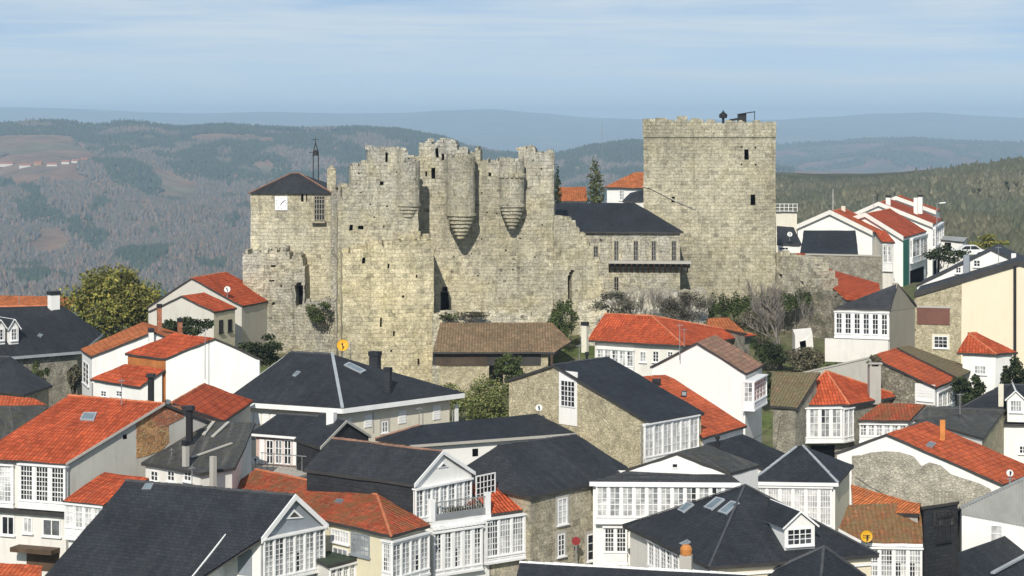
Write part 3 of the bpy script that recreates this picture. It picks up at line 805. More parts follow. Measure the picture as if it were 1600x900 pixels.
gallery(h2, 0, (943, 822, 980, 880), 2, 5, .3, .3, .06, cols=3, rails=(2,), gm='glassdk')
win(h, 0, (1049, 723, 1060, 732), 1, 1, gm='glassdk', sill=False)
h2w = h2
# -- white gable with slate slope behind it
L, R, A = GAB((1075, 717), (1103, 693), (1194, 733), 9.9, 8.9)
V = V3((2.6, 3.6, 0))
h = house('white_slate_house', 'narrow white side wall with dark slate slope behind the white gable', *t_gable(L, R, A, V)[:2], 'white', 'slate', oh=.1)
pipe(h, 1121, 680, 700)
# -- slate pyramid with gallery
L, Fp, R = atz(1172, 752, 9), atz(1310, 754, 9), atz(1334, 727, 9); A = ons(1244, 697, L, Fp, 38); B = A + V3((.45, .3, 0))
f, p, r = t_hip(L, Fp, R, A, B)
h = house('pyramid_roofed_house', 'white gallery house under a steep slate pyramid roof with pale hip line', f, p, 'white', 'slate2', ridges=[(Fp, B), (L, A)], rmat='zinc', oh=.22, wms={1: 'cream'})
barge(h, [(L, Fp)], 'paint', .2, .1, -.02, 'cornice')
gallery(h, 0, (1178, 760, 1300, 824), 6, 6, .2, .05, .06, cols=4, rails=(3,), gm='glasslt')
# -- big slate hip roof, front right
L, Fp, R = atz(973, 820, 8.5), atz(1108, 886, 8.5), atz(1374, 866, 8.5); A = ons(1164, 758, Fp, R, 29); B = A + (R - Fp).normalized() * .3
f, p, r = t_hip(L, Fp, R, A, A)
h = house('dormer_house', 'big hipped slate roof at lower right with white dormer and three skylights', f, p, 'cream', 'slate', ridges=[], oh=.3, wms={0: 'white2'})
mb = MB()
for q in (Fp, R, L): mb.bar(q + UP * .02, A + UP * .04, .12, .05)
mb.build('hip_flashing', M['ridge_slate'], h.root)
for q in ([(1059, 798), (1074, 786), (1085, 789), (1068, 802)], [(1100, 794), (1120, 778), (1133, 781), (1112, 798)], [(1122, 801), (1143, 784), (1156, 787), (1135, 805)], [(1062, 851), (1075, 845), (1080, 848), (1068, 853)]): skylight(h, q)
dormer(h, 1226, 1273, 857, 822, 801, wrect=(1229, 1269, 825, 852), cols=4, rows=3)
gallery(h, 0, (1012, 853, 1060, 896), 5, 5, .15, .05, .08, cols=2, gm='glass')
wallbox(h, 1, (1112, 888, 1372, 892), 'paint', .1, 'string_course')
h26 = h
# -- small slate pyramid, bottom
L, Fp, R = atz(1180, 903, 7.6), atz(1280, 935, 7.6), atz(1352, 899, 7.6); A = ons(1287, 853, L, Fp, 36)
f, p, r = t_hip(L, Fp, R, A, A)
h = house('slate_pyramid_roof_house', 'small slate pyramid roof in front of the white dormer, cut by the bottom edge', f, p, 'cream', 'slate2', ridges=r, rmat='ridge_slate', oh=.2)
# -- slate roof strip bottom centre
a, b = atz(812, 878, 8.6), atz(1165, 897, 8.6); t0 = ons(800, 930, a, b, 24); t1 = ons(1176, 948, a, b, 24)
t1.z = t0.z
h = house('slate_roof_house', 'slate roof with pale ridge cut by the bottom edge, centre right', [[t0, t1, b, a]], [t0, t1, b, a], 'white', 'slate', oh=.2, ridges=[(a, b)], rmat='paint')
chimney(h, 1072, 858, 900, 19, 'concrete', 'terracotta', 'pot', depth=(b.y + a.y) / 2)
# -- mossy brown roof with gallery
E0, E1 = atz(1351, 848, 8), atz(1442, 849.5, 8); T1 = ons(1440, 785, E0, E1, 22); T0 = ons(1326, 788, E0, E1, 22); S0 = ons(1310, 826, E0, E1, 22)
h = house('mossy_roofed_house', 'brown mossy tiled roof over a white gallery, below the rough stone gable', [[E0, E1, T1, T0, S0]], [E0, E1, T1, T0, S0], 'white', 'mossbrown', oh=.2, trim='paint')
gallery(h, 0, (1352, 855, 1441, 903), 4, 5, .15, .03, .08, cols=4, gm='glass')
c0, c1 = atz(1329, 757, 9.7), atz(1437, 787, 9.6)
e0, e1 = c0 + V3((-.3, -3.2, -.95)), c1 + V3((-.2, -1.0, -.35))
h = house('orange_roof_strip', 'orange tiled lean-to strip along the foot of the rough stone gable', [[e0, e1, c1, c0]], [e0, e1, c1, c0], 'grey', 'orange', oh=.1)
# -- dark slate-hung wall tower
a, b = atd(1441, 790, 108), atd(1499, 790, 109.5); V = V3((.3, 2.4, -.5)); z = atd(1470, 786, 109).z; a.z = b.z = z
h = house('slate_clad_block', 'dark slate-clad block with barred window between mossy roof and white wall', [[a, b, b + V, a + V]], [a, b, b + V, a + V], 'slatewall', 'slate', oh=.08, jit=.01)
for x0 in (1459, 1476): win(h, 0, (x0, 798, x0 + 14, 822), 2, 3, gm='glassdk', fm='trimdark', sill=False)
for x0 in (): 
    mb = MB(); c = atd(x0 + 3, 786, 108.6); mb.cbox(V3((c.x, c.y, z - .1)), .4, .4, .45); mb.build('roof_lantern', M['shutter'], h.root)
mb = MB(); an, bn, nn = edge(h, 0)
for i in range(7):
    q = an.lerp(bn, .3 + i * .07) + nn * .18; mb.bar(V3((q.x, q.y, z - 2.1)), V3((q.x, q.y, z - .6)), .035)
for zz in (z - 2.0, z - .65): mb.bar(an.lerp(bn, .28) + nn * .18 + UP * zz, an.lerp(bn, .76) + nn * .18 + UP * zz, .045)
mb.build('window_bars', M['iron'], h.root)
# -- white house with corrugated cladding, right edge
a, b = atd(1500, 803, 108.5), atd(1640, 812, 107); 
zt0, zt1 = atd(1500, 791, 108.5).z, atd(1602, 742, 107.4).z
a.z = zt0; b.z = zt1 + .6; V = V3((.8, 5.5, -1.6)); 
h = house('corrugated_white_house', 'white wall topped with grey corrugated sheeting at the lower right edge', [[a, b, b + V, a + V]], [a, b, b + V, a + V], 'white', 'corr', oh=.1, trim='steel', jit=.02)
mb = MB(); an, bn, nn = edge(h, 0); W_ = (bn - an).length
for i in range(28):
    u = W_ * i / 28; zt = zt0 + (zt1 + .6 - zt0) * (i + .1) / 28 - .1; zb = zt0 - .45 - i * .02
    mb.box(an + (bn - an) * (i / 28) + nn * .01 + UP * zb, (bn - an) * (.55 / 28), nn * .07, UP * (zt - zb)); mb.box(an + (bn - an) * ((i + .55) / 28) + nn * .01 + UP * zb, (bn - an) * (.45 / 28), nn * .03, UP * (zt - zb))
mb.build('corrugated_panel', M['corr'], h.root)
win(h, 0, (1547, 820, 1567, 848), 1, 2, gm='glasslt', fm='paint')
# -- slate slope in the bottom right corner
a, b = atz(1497, 863, 8.2), atz(1640, 812, 8.2); n0 = slope_n(a, b, 30); dn = V3((-.9, -5.0, -2.0))
h = house('slate_corner_roof_house', 'dark slate slope filling the bottom right corner of the photo', [[a + dn, b + dn * 1.2, b, a]], [a + dn, b + dn * 1.2, b, a], 'darkwall', 'slate2', oh=.2)
mb = MB(); q0, q1 = onroof(h, 1551, 899)[0], onroof(h, 1612, 866)[0]; mb.bar(q0 + UP * .12, q1 + UP * .12, .22, .1); mb.build('gutter', M['zinc'], h.root)
# -- red roof with white and rough stone gable
L, R, A = GAB((1304, 707), (1385, 677), (1567, 757), 9., 7.5); V = V3((3.6, 5.2, 0))
h = house('stone_gabled_house', 'red-tiled house with rough stone gable edged in white render', *t_gable(L, R, A, V)[:2], 'white', 'red2', ridges=[], oh=.1)
wallpatch(h, 0, [(1331, 712), (1346, 711), (1360, 707), (1382, 705), (1405, 706), (1428, 713), (1440, 728), (1452, 722), (1470, 727), (1486, 741), (1508, 748), (1530, 755), (1548, 764), (1556, 800), (1330, 800)], 'rubblepale', 'rubble_facing', .02)
win(h, 0, (1459, 767, 1473, 793), 2, 3, gm='glassdk', fm='grey2', sill=False); win(h, 0, (1476, 767, 1490, 793), 2, 3, gm='glassdk', fm='grey2', sill=False)
chimney(h, 1473, 656, 676, 8, 'terracotta', 'terracotta', 'none', depth=A.y + 2.5)
skylight(h, [(1446, 697), (1452, 691), (1463, 694), (1457, 700)], 'steel')
# -- second row, left: weathered slate terrace roof with chimneys
a, b, c = atz(220, 722, 11.3), atz(312, 738, 11.3), atz(368, 731, 11.3); d = ons(333, 658, a, b, 13); e = atz(399, 660, d.z)
h = house('weathered_slate_house', 'low weathered slate roof with pale lead strips behind the big slate roof', [[a, b, c, e, d]], [a, b, c, e, d], 'white2', 'slateold', oh=.2)
chimney(h, 290, 688, 728, 9, 'concrete', 'iron', 'box'); chimney(h, 333, 713, 750, 9, 'concrete', 'concrete', 'none', depth=109)
pipe(h, 296, 634, 684, 'iron', .2, 'flue', depth=114.5)
mb = MB()
for q0, q1 in (((318, 681), (334, 660)), ((332, 684), (357, 661)), ((300, 716), (362, 694))):
    p0, p1 = onroof(h, *q0)[0], onroof(h, *q1)[0]; mb.bar(p0 + UP * .06, p1 + UP * .06, .2, .06)
mb.build('lead_strip', M['concrete'], h.root)
for x0 in (236, 262, 288): win(h, 0, (x0, 735, x0 + 12, 752), 2, 2, gm='glassdk', fm='paint')
# -- slate lean-to terrace house
E0, E1 = atz(389, 677, 11.3), atz(505, 686, 11.3); R0 = ons(435, 646, E0, E1, 24); R1 = atz(512, 651, R0.z)
f, p, r = t_side(E0, E1, R0, R1)
h = house('roof_terrace_house', 'small slate-roofed house with pink wall and shuttered doors on a roof terrace', f, p, 'pink', 'slate', ridges=r, rmat='ridge_slate', oh=.25)
barge(h, [(E0, E1)], 'paint', .14, .06, 0)
wallbox(h, 0, (406, 686, 414, 725), 'paint', .05, 'shutter')
win(h, 0, (416, 687, 428, 725), 2, 3, gm='glassdk', sill=False); win(h, 0, (430, 687, 442, 725), 2, 3, gm='glass', sill=False); win(h, 0, (444, 687, 456, 726), 2, 3, gm='glassdk', sill=False)
wallbox(h, 0, (458, 687, 468, 727), 'paint', .05, 'shutter')
win(h, 0, (470, 688, 482, 727), 2, 3, gm='glassdk', sill=False); win(h, 0, (484, 688, 495, 727), 2, 3, gm='glassdk', sill=False)
chimney(h, 518, 644, 676, 13, 'white', 'white', 'none')
an, bn, nn = edge(h, 0); zt = onw(430, 728, an, bn).z
tp = [an - (bn - an) * .35, bn + (bn - an) * .02]; tp = [V3((q.x, q.y, zt)) for q in tp]; F2 = nn * 6.5
h2 = house('x', '', [[tp[0] + F2, tp[1] + F2, tp[1] - nn * .1, tp[0] - nn * .1]], [tp[0] + F2, tp[1] + F2, tp[1], tp[0]], 'white2', 'concrete', oh=.05, root=h.root, trim='concrete', jit=.01)
mb = MB()
for i in range(9):
    q = tp[0].lerp(tp[1], .45 + i * .065) + nn * 1.2; mb.bar(q, q + UP * .95, .03)
mb.bar(tp[0].lerp(tp[1], .44) + nn * 1.2 + UP * .95, tp[0].lerp(tp[1], .98) + nn * 1.2 + UP * .95, .05); mb.build('terrace_railing', M['steel'], h.root)
L, R = atz(500, 699, 11.2), atz(579, 681, 11.2); A = onw(541, 657, L, R); V = V3((-1.8, 3., 0))
h = house('slate_gabled_house', 'small dark slate-hung gable behind the ridge of the balcony house', *t_gable(L, R, A, V)[:2], 'slatewall', 'slate', oh=.1, ridges=[(A, A + V)], rmat='ridge_slate')
barge(h, [(L, A), (A, R)], 'concrete', .16, .06, .03)
# -- red roof behind the brick patch
R, A, B = atz(351, 657, 12.2), None, None
A = atd(268, 629, R.y - 2.6); B = atz(320, 599, A.z); V = B - A; V.z = 0; L = A + flat(A - R) * .95; L.z = R.z
h = house('red_slope_house', 'plain red-tiled slope between the white stepped gable and the hipped slate house', *t_gable(L, R, A, V)[:2], 'grey', 'red', ridges=[(A, A + V)], oh=.15)
# -- hipped slate house in the centre
L, Fp, R = atz(350, 626, 12), atz(535, 638, 12), atz(725, 613.5, 12); B = ons(519, 553, L, Fp, 27); A = atz(454, 549.6, B.z)
f, p, r = t_hip(L, Fp, R, A, B)
h = house('hipped_slate_house', 'cream house under a wide hipped slate roof with white eaves, in front of the castle', f, p, 'beige', 'slate', ridges=[(A, B)], rmat='ridge_slate', oh=.55, fascia=('paint', .3))
mb = MB(); mb.bar(Fp + UP * .03, B + UP * .05, .2, .08); mb.build('hip_flashing', M['zinc'], h.root)
for x0, x1, y0, y1 in ((386, 396, 644, 662), (398, 408, 645, 662), (410, 421, 645, 663), (423, 433, 646, 663)): shutter(h, 0, (x0, y0, x1, y1), 'paint')
win(h, 1, (596, 658, 606, 676), 2, 2, gm='glass', surround='concrete')
for x0, x1, y0, y1 in ((569, 581, 648, 668), (622, 634, 641, 662), (676, 688, 633, 656)): shutter(h, 1, (x0, y0, x1, y1), 'paint')
for x0, x1, y0, y1 in ((711, 716, 632, 660), (543, 549, 652, 685)): wallbox(h, 1, (x0, y0, x1, y1), 'paint', .03, 'quoin_strip')
for x0 in (583, 660): wallbox(h, 1, (x0 - 1, 644, x0 + 1, 676), 'concrete', .03, 'quoin_strip')
chimney(h, 606, 574, 612, 10, 'slatewall', 'slate', 'box'); chimney(h, 586, 549, 566, 15, 'slatewall', 'slate', 'box', depth=137)
skylight(h, [(537, 571), (545, 567), (572, 580), (564, 584)], 'zinc'); skylight(h, [(457, 588), (464, 581), (470, 582), (462, 589)], 'zinc')
drainpipe(h, 1, 706, 640, 700); drainpipe(h, 0, 362, 636, 690)
h11 = h
# -- stone and slate modern house
R = atz(1015, 660, 11.5); R2 = atz(1101, 644.5, 11.5); Ld = V3((-.42, 134.6, 0)); L = onw(790, 594, Ld, flat(R)); A = onw(864, 569.5, flat(L), flat(R)); Bk = atz(951, 561, A.z); V = flat(R2 - R)
h = house('slate_stone_house', 'tan rubble house with long dark slate slope and a tall white window in its gable', *t_gable(L, R, A, V)[:2], 'rubble', 'slate2', oh=.16, ridges=[(A, A + V)], rmat='ridge_slate')
wallbox(h, 0, (874, 580, 902, 664), 'white', .04, 'window_bay'); an, bn, nn = edge(h, 0)
u0, u1, z0, z1 = uz(an, bn, nn, (877, 594, 900, 636)); o, g = sash(h.root, an, (bn - an).normalized(), nn, u0, u1, z0, z1, 4, 5, org=.05); addpanes(o, g, 'glassdk')
u0, u1, z0, z1 = uz(an, bn, nn, (885, 660, 897, 668)); 
gallery(h, 1, (1008, 655, 1092, 724), 6, 4, .12, .25, .06, cols=2, rails=(3,), gm='glasslt')
pipe(h, 917, 550, 566, depth=136)
drainpipe(h, 0, 1004, 664, 722)
# -- white gable house right of it
L, R, A = GAB((1015.5, 572.5), (1089, 534.5), (1166, 584), 13); V = flat(atz(1193, 570, 13) - R)
h = house('white_blind_gable_house', 'white house with large windowless gable and brown tiled roof', *t_gable(L, R, A, V)[:2], 'white', 'grey_tile', oh=.1, ridges=[], wms={1: 'white2'})
gallery(h, 1, (1178, 590, 1198, 634), 1, 4, .7, .25, .05, cols=4, gm='glass'); drainpipe(h, 0, 1161, 586, 690, 'paint')
win(h, 1, (1168, 595, 1175, 622), 2, 3, gm='glassdk')
# -- red lean-to roof between them
E0, E1 = atz(1098, 684, 10), atz(1167, 665, 10); n_ = slope_n(E0, E1, 17.6); T0 = ons(1003, 588, E0, E1, 17.6); T1 = ons(1043, 585, E0, E1, 17.6)
h = house('red_lean_to_house', 'red ribbed tile slope squeezed between slate stone house and white blind gable', [[E0, E1, T1, T0]], [E0, E1, T1, T0], 'white', 'red2', oh=.2)
skylight(h, [(1064, 620), (1065, 612), (1073, 613), (1072, 621)], 'iron'); chimney(h, 1026, 592, 602, 10, 'slatewall', 'slate', 'box')
# ================= left group =================
# white stepped gable house
L, R, A = GAB((258, 560), (336, 528), (411, 561), 13.5); V = V3((-3.4, 3.2, 0))
h = house('white_stepped_house', 'bright white house with big blank gable stepping down to a red lean-to, left of centre', *t_gable(L, R, A, V)[:2], 'white', 'red', ridges=[], oh=.08, wms={3: 'woodor'})
a, b = atz(141, 588.5, 11.8), atd(218, 604, 142.0); t1 = L + V3((.02, -.1, -.75)); t0 = L + V + V3((0, 0, -.75)); a.z = b.z
h2 = house('x', '', [[a, b, t1, t0]], [a, b, t1, t0], 'white', 'red', oh=.12, root=h.root)
drainpipe(h2, 0, 146, 598, 640); drainpipe(h, 0, 405, 562, 620, 'paint')
pipe(h2, 236, 584, 626, 'iron', .22, 'flue', depth=139.5)
for x0 in (158, 182): win(h2, 0, (x0, 610, x0 + 9, 620), 2, 2, gm='glassdk')
# white house with strip of orange roof
E0, E1 = atz(126, 545, 12.5), atz(142, 557, 12.5); R1 = atd(239, 518, 153.6); R0 = atz(224, 503, R1.z)
f, p, r = t_side(E0, E1, R0, R1)
h = house('white_orange_roof_house', 'white side wall under a narrow orange-red tiled slope, beside the slate dormer roof', f, p, 'white', 'orange', ridges=[], oh=.1)
chimney(h, 236, 513, 528, 9, 'white', 'slate', 'box', depth=153.4)
chimney(h, 249, 475, 516, 8, 'brick', 'iron', 'box', depth=157); chimney(h, 281, 497, 527, 8, 'brick', 'iron', 'box', depth=155)
win(h, 0, (130, 566, 139, 600), 2, 4, gm='glassdk')
# grey gabled house beside castle
L, R, A = GAB((229, 480), (299, 434), (379, 478), 13.5); V = V3((2.2, 7., 0))
h = house('grey_gabled_house', 'grey gabled house with red roof abutting the left end of the castle', *t_gable(L, R, A, V)[:2], 'palegrey', 'red', ridges=[(A, A + V)], oh=.1)
R = atz(335, 487, 13.6); R2 = atz(370, 481, 13.6); A = atd(283, 462, R.y + .2); V = flat(R2 - R); L = A + flat(A - R); L.z = R.z
h = house('grey_annex', 'lower grey annex with small red roof and yellowish windowed wall, beside the castle', *t_gable(L, R, A, V)[:2], 'palegrey', 'red', ridges=[], oh=.1, wms={1: 'yellow'})
win(h, 1, (342, 500, 348, 520), 1, 2, gm='glassdk', fm='iron'); win(h, 1, (356, 499, 362, 518), 1, 2, gm='glassdk', fm='iron')
# slate house with dormers, left edge
FR, BR, FL = atz(128, 548, 11.5), atz(160, 521, 11.5), atz(-50, 562, 11.5)
B = ons(97, 477, FL, FR, 33); A = atz(-60, 480, B.z); BL = BR + flat(FL - FR)
h = house('dormered_slate_house', 'slate-roofed stone house with white dormers and white chimney at the left edge', [[FL, FR, B, A], [FR, BR, B], [BR, BL, A, B]], [FL, FR, BR, BL], 'rubble2', 'slate', ridges=[(A, B)], rmat='ridge_red', oh=.4, fascia=('zinc', .22))
dormer(h, 14, 29, 537, 512, 500, cols=2, rows=3, wrect=(17, 26, 513, 532)); dormer(h, -9, 8, 537, 513, 501, cols=2, rows=3, wrect=(-6, 5, 514, 532))
chimney(h, 84, 455, 481, 15, 'white', 'iron', 'box')
skylight(h, [(58, 525), (61, 522), (67, 524), (64, 528)], 'steel')
E0, E1 = atd(-40, 481, 215), atd(110, 478, 213); E1.z = E0.z
T0, T1 = E0 + V3((0, 4, 1.0)), E1 + V3((0, 4, 1.))
house('orange_ridge_house', 'thin strip of orange roof showing above the dormered slate roof', [[E0, E1, T1, T0]], [E0, E1, T1, T0], 'white', 'orange', oh=.1)
# slate roof below it
FR, BR = atz(37, 617, 10), atz(82, 602, 10); FL = atz(-70, 598, 10); B = ons(16, 557, FL, FR, 28); A = atz(-60, 556, B.z); BL = BR + flat(FL - FR)
house('low_slate_house', 'low hipped slate roof at the left edge beneath the dormered slate house', [[FL, FR, B, A], [FR, BR, B], [BR, BL, A, B]], [FL, FR, BR, BL], 'rubble2', 'slate3', ridges=[(A, B)], rmat='ridge_slate', oh=.25)
E0, E1 = atz(-30, 634, 10.6), atz(74, 633, 10.6); T0, T1 = ons(-30, 615, E0, E1, 20), ons(52, 622, E0, E1, 20)
house('red_strip_house', 'thin strip of red roof at the left edge above weathered slates', [[E0, E1, T1, T0]], [E0, E1, T1, T0], 'white2', 'red2', oh=.15)
E0, E1 = atz(-60, 705, 10.2), atz(40, 700, 10.2); T0, T1 = ons(-60, 634, E0, E1, 20), ons(74, 634, E0, E1, 20)
house('patched_slate_house', 'weathered slate roof with pale patches at the left edge behind the big red roof', [[E0, E1, T1, T0]], [E0, E1, T1, T0], 'white2', 'slateold', oh=.15)
# ================= centre right =================
L, Fp, R = atz(918, 531, 12), atz(1070, 540, 12), atz(1182, 523, 12); B = ons(1018, 493, L, Fp, 24); A = atz(945, 490, B.z)
f, p, r = t_hip(L, Fp, R, A, B)
h = house('red_hipped_house', 'white and stone house under a bright red hipped roof at the foot of the castle', f, p, 'white2', 'red', ridges=[(A, B), (Fp, B), (R, B)], oh=.4, wms={1: 'rubble2'})
gallery(h, 0, (932, 545, 990, 580), 5, 4, .25, .25, .08, cols=2, gm='glass')
win(h, 0, (1000, 549, 1010, 566), 2, 3); win(h, 0, (1020, 548, 1030, 566), 2, 3, gm='glassdk'); win(h, 0, (1043, 549, 1052, 562), 2, 3, gm='glassdk')
win(h, 1, (1150, 538, 1158, 552), 2, 3, gm='glass')
drainpipe(h, 0, 1064, 548, 600)
chimney(h, 914, 503, 541, 9, 'beige', 'iron', 'box', depth=163)
a, b = atz(1104, 508, 12.6), atz(1168, 521, 12.6); T0 = ons(1106, 497, a, b, 20); T1 = ons(1120, 496, a, b, 20)
house('small_orange_roof_house', 'small orange-red roof peeping out behind the red hipped house', [[a, b, T1 + V3((1, 0, 0)), T0]], [a, b, T1 + V3((1, 0, 0)), T0], 'rubble2', 'orange', oh=.1)
# stone cottage below the curtain wall
E0, E1 = atd(676, 550, 171.5), atd(866, 548, 171.5); E1.z = E0.z; T0, T1 = atd(688, 504, 178), atd(862, 500, 178); T1.z = T0.z; X1 = atd(893, 533, 174.5)
h = house('mossy_stone_cottage', 'long low stone cottage with mossy tiled roof at the foot of the castle wall', [[E0, E1, T1, T0], [E1, X1, T1]], [E0, E1, T1, T0], 'rubble', 'weathered', oh=.5)
wallbox(h, 0, (676, 553, 845, 571), 'trimdark', .06, 'plank_wall')  # dark timber, its tone also painting the recess shade under the eave
an, bn, nn = edge(h, 0)
mb = MB()
for i in range(26): q = onw(681 + i * 3.1, 553, an, bn) + nn * .06; mb.box(V3((q.x, q.y, q.z - 1.0)), V3((.1, 0, 0)), nn * .03, UP * .95)
mb.build('plank', M['wood'], h.root)
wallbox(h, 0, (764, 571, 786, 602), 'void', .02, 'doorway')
mb = MB()
for x in (862,):
    q = onw(x, 600, an, bn) + nn * .3; t_ = onw(x, 550, an, bn); mb.tube(V3((q.x, q.y, h.base)), V3((q.x, q.y, t_.z)), .14, .12, 8)
mb.build('timber_post', M['wood'], h.root)
# ================= right group =================
# gallery house with red hip
L, Fp, R = atz(1230.5, 633, 9.5), atz(1327, 632, 9.5), atz(1407, 618, 9.5); A = ons(1291, 579, L, Fp, 34); B = A
f, p, r = t_hip(L, Fp, R, A, A + V3((.01, .01, 0)))
h = house('red_gallery_house', 'house with projecting white gallery under a red hipped roof and a bushy chimney', f, p, 'rubble2', 'red', ridges=[(Fp, A), (L, A), (R, A)], oh=.35)
gallery(h, 0, (1228, 637, 1316, 690), 5, 4, .75, .12, .05, cols=2, gm='glass', rails=(2,), post=.18)
gallery(h, 1, (1319, 637, 1334, 688), 2, 4, .3, .12, .05, cols=2, gm='glass', rails=(2,))
wallbox(h, 0, (1240, 696, 1304, 722), 'void', .03, 'doorway')  # flat near-black panel on the wall below the gallery
chimney(h, 1366, 566, 620, 18, 'concrete', 'concrete', 'slab')
CH = atd(1366, 566, onroof(h, 1366, 620)[0].y)
a, b = atz(1203, 634, 9.6), atz(1245, 637, 9.6); T0, T1 = ons(1207, 582, a, b, 28), ons(1282, 581, a, b, 28)
house('mossy_brown_house', 'brown mossy tiled slope left of the red gallery house', [[a, b, T1, T0]], [a, b, T1, T0], 'rubble2', 'moss', oh=.2)
# small mossy red roof
E0, E1 = atz(1340, 656, 8.6), atz(1421, 657, 8.6); T0, T1 = ons(1375, 630, E0, E1, 22), ons(1446, 631, E0, E1, 22)
h = house('mossy_red_house', 'small red and green mossy roof with white glazed front beside the red gallery house', [[E0, E1, T1, T0]], [E0, E1, T1, T0], 'white', 'redmoss', oh=.2)
gallery(h, 0, (1343, 662, 1417, 690), 6, 3, .15, .3, .06, cols=2, gm='glass')
# house with red slope and stone gable
E0, E1 = atz(1463, 605, 10.5), atz(1497.5, 590, 10.5); T0 = ons(1360, 556, E0, E1, 19); T1 = ons(1400, 543.5, E0, E1, 19)
h = house('red_slope_stone_house', 'red tiled slope above a mossy stone side wall and white front, right of centre', [[E0, E1, T1, T0]], [E0, E1, T1, T0], 'white', 'red2', oh=.15, wms={3: 'rubbledk'})
gallery(h, 0, (1466, 606, 1495, 640), 4, 4, .1, .2, .06, cols=2, gm='glass')
wallbox(h, 3, (1430, 600, 1461, 632), 'white', .04, 'white_facing')
win(h, 3, (1434, 609, 1458, 626), 6, 3, gm='glasslt')
E0, E1 = atz(1498, 590.5, 10.6), atz(1522, 576, 10.6); T0 = ons(1401, 543, E0, E1, 19); T1 = ons(1421, 539.5, E0, E1, 19)
h = house('mossy_slope_house', 'grey-brown mossy tiled strip behind the red tiled slope', [[E0, E1, T1, T0]], [E0, E1, T1, T0], 'rubble2', 'moss', oh=.15)
# grey parapet wall
a, b = atd(1248, 585, 166), atd(1362, 559, 163)
mb = MB(); mb.face((V3((a.x, a.y, 6)), V3((b.x, b.y, 6)), b, a)); n_ = -vn(a, b) if vn(a, b).y < 0 else vn(a, b)
w_ = n_ * .35
mb.face((a, b, b + w_, a + w_)); mb.face((V3((b.x, b.y, 6)), V3((b.x, b.y, 6)) + w_, b + w_, b)); mb.face((V3((a.x, a.y, 6)) + w_, V3((a.x, a.y, 6)), a, a + w_)); mb.face((a + w_, b + w_, V3((b.x, b.y, 6)) + w_, V3((a.x, a.y, 6)) + w_))
r_ = thing('parapet_wall', flat((a + b) / 2, 6), 'sloping grey parapet wall between the bare tree and the red tiled slope', 'wall', kind='thing')
mb.build('masonry', M['grey'], r_)
mb = MB(); mb.bar(a + w_ / 2 + UP * .06, b + w_ / 2 + UP * .06, .5, .12); mb.build('coping', M['concrete'], r_)
# slate house with stone gable
a, b = atz(1428, 655, 9), atz(1536, 684, 9); R0 = ons(1447, 636, a, b, 20); R1 = ons(1569, 641, a, b, 24)
R1 = atz(1569, 641, R0.z)
f, p, r = t_side(a, b, R0, R1, .9)
h = house('slate_tan_gable_house', 'slate roof with tan stone gable facing right, behind the red roof chimney', f, p, 'white', 'slateold', ridges=r, rmat='ridge_slate', oh=.1, wms={1: 'rubble'})
L, R = atz(1408, 677, 8.7), atz(1484, 672, 8.7); A = onw(1446, 659, L, R)
h = house('small_white_gable', 'low white gable end below the slate roof with tan stone gable', *t_gable(L, R, A, V3((.8, 2.6, 0)))[:2], 'white', 'slateold', ridges=[], oh=.06, cat='outbuilding')
# dark roofs right edge
E0, E1 = atz(1502, 636, 9.6), atz(1660, 640, 9.6); R0 = ons(1567, 601, E0, E1, 26); R1 = atz(1680, 600, R0.z)
h = house('dark_slate_house', 'dark slate roof with white dormer at the right edge', [[E0, E1, R1, R0], [E0, R0, V3((R0.x * 2 - E0.x, E0.y + 8, E0.z))]], [E0, E1, R1, R0], 'darkwall', 'slate', ridges=[(E0, R0), (R0, R1)], rmat='ridge_slate', oh=.2)
dormer(h, 1574, 1600, 648, 624, 612, cols=4, rows=2, wrect=(1578, 1597, 625, 644), gm='glass')
chimney(h, 1564, 600, 634, 8, 'beige', 'concrete', 'none')
a, b = atz(1556, 662, 8.6), atz(1650, 664, 8.6); T0, T1 = ons(1572, 646, a, b, 20), ons(1660, 646, a, b, 20)
h = house('white_cube_house', 'white walled house under a dark eave with one dark window at the right edge', [[a, b, T1, T0]], [a, b, T1, T0], 'white', 'slate', oh=.2)
win(h, 0, (1592, 696, 1604, 709), 2, 2, gm='glassdk')
# white gallery house by the bare tree
E0, E1 = atz(1304, 480.5, 14.5), atz(1391, 483, 14.5); R = atz(1433, 477, 14.5); A = onw(1403, 443, flat(E1), flat(R)); BL = flat(E0) + flat(R - E1); BL.z = 14.5
h = house('white_balcony_house', 'white glazed house with slate hip and tall grey gable, behind the bare tree', [[E0, E1, A], [R, BL, A], [BL, E0, A]], [E0, E1, R, BL], 'white2', 'slate', oh=.12, wms={1: 'grey2'})  # right gable in a darker grey than the front wall
Lg, Rg = edge(h, 1)[0], edge(h, 1)[1]; ng = edge(h, 1)[2]
mb = MB(); zg = 14.3; apx = V3(((Lg + Rg) / 2 + ng * .02)); apx = flat(A) + ng * .02; apx.z = A.z + .05
q = [Lg + ng * .02 + UP * zg, Rg + ng * .02 + UP * zg, apx]; bkv = -ng * .5
mb.face(q); mb.face((q[1], q[1] + bkv, q[2] + bkv, q[2])); mb.face((q[0] + bkv, q[0], q[2], q[2] + bkv)); mb.face((q[0], q[0] + bkv, q[1] + bkv, q[1])); mb.face((q[1] + bkv, q[0] + bkv, q[2] + bkv))
mb.build('gable', M['grey2'], h.root)
gallery(h, 0, (1304, 487, 1389, 527), 6, 4, .2, .12, .08, cols=2, gm='glassdk', rails=(1, 3), post=.25)
wallbox(h, 0, (1290, 530, 1389, 566), 'white2', .35, 'lower_wall')
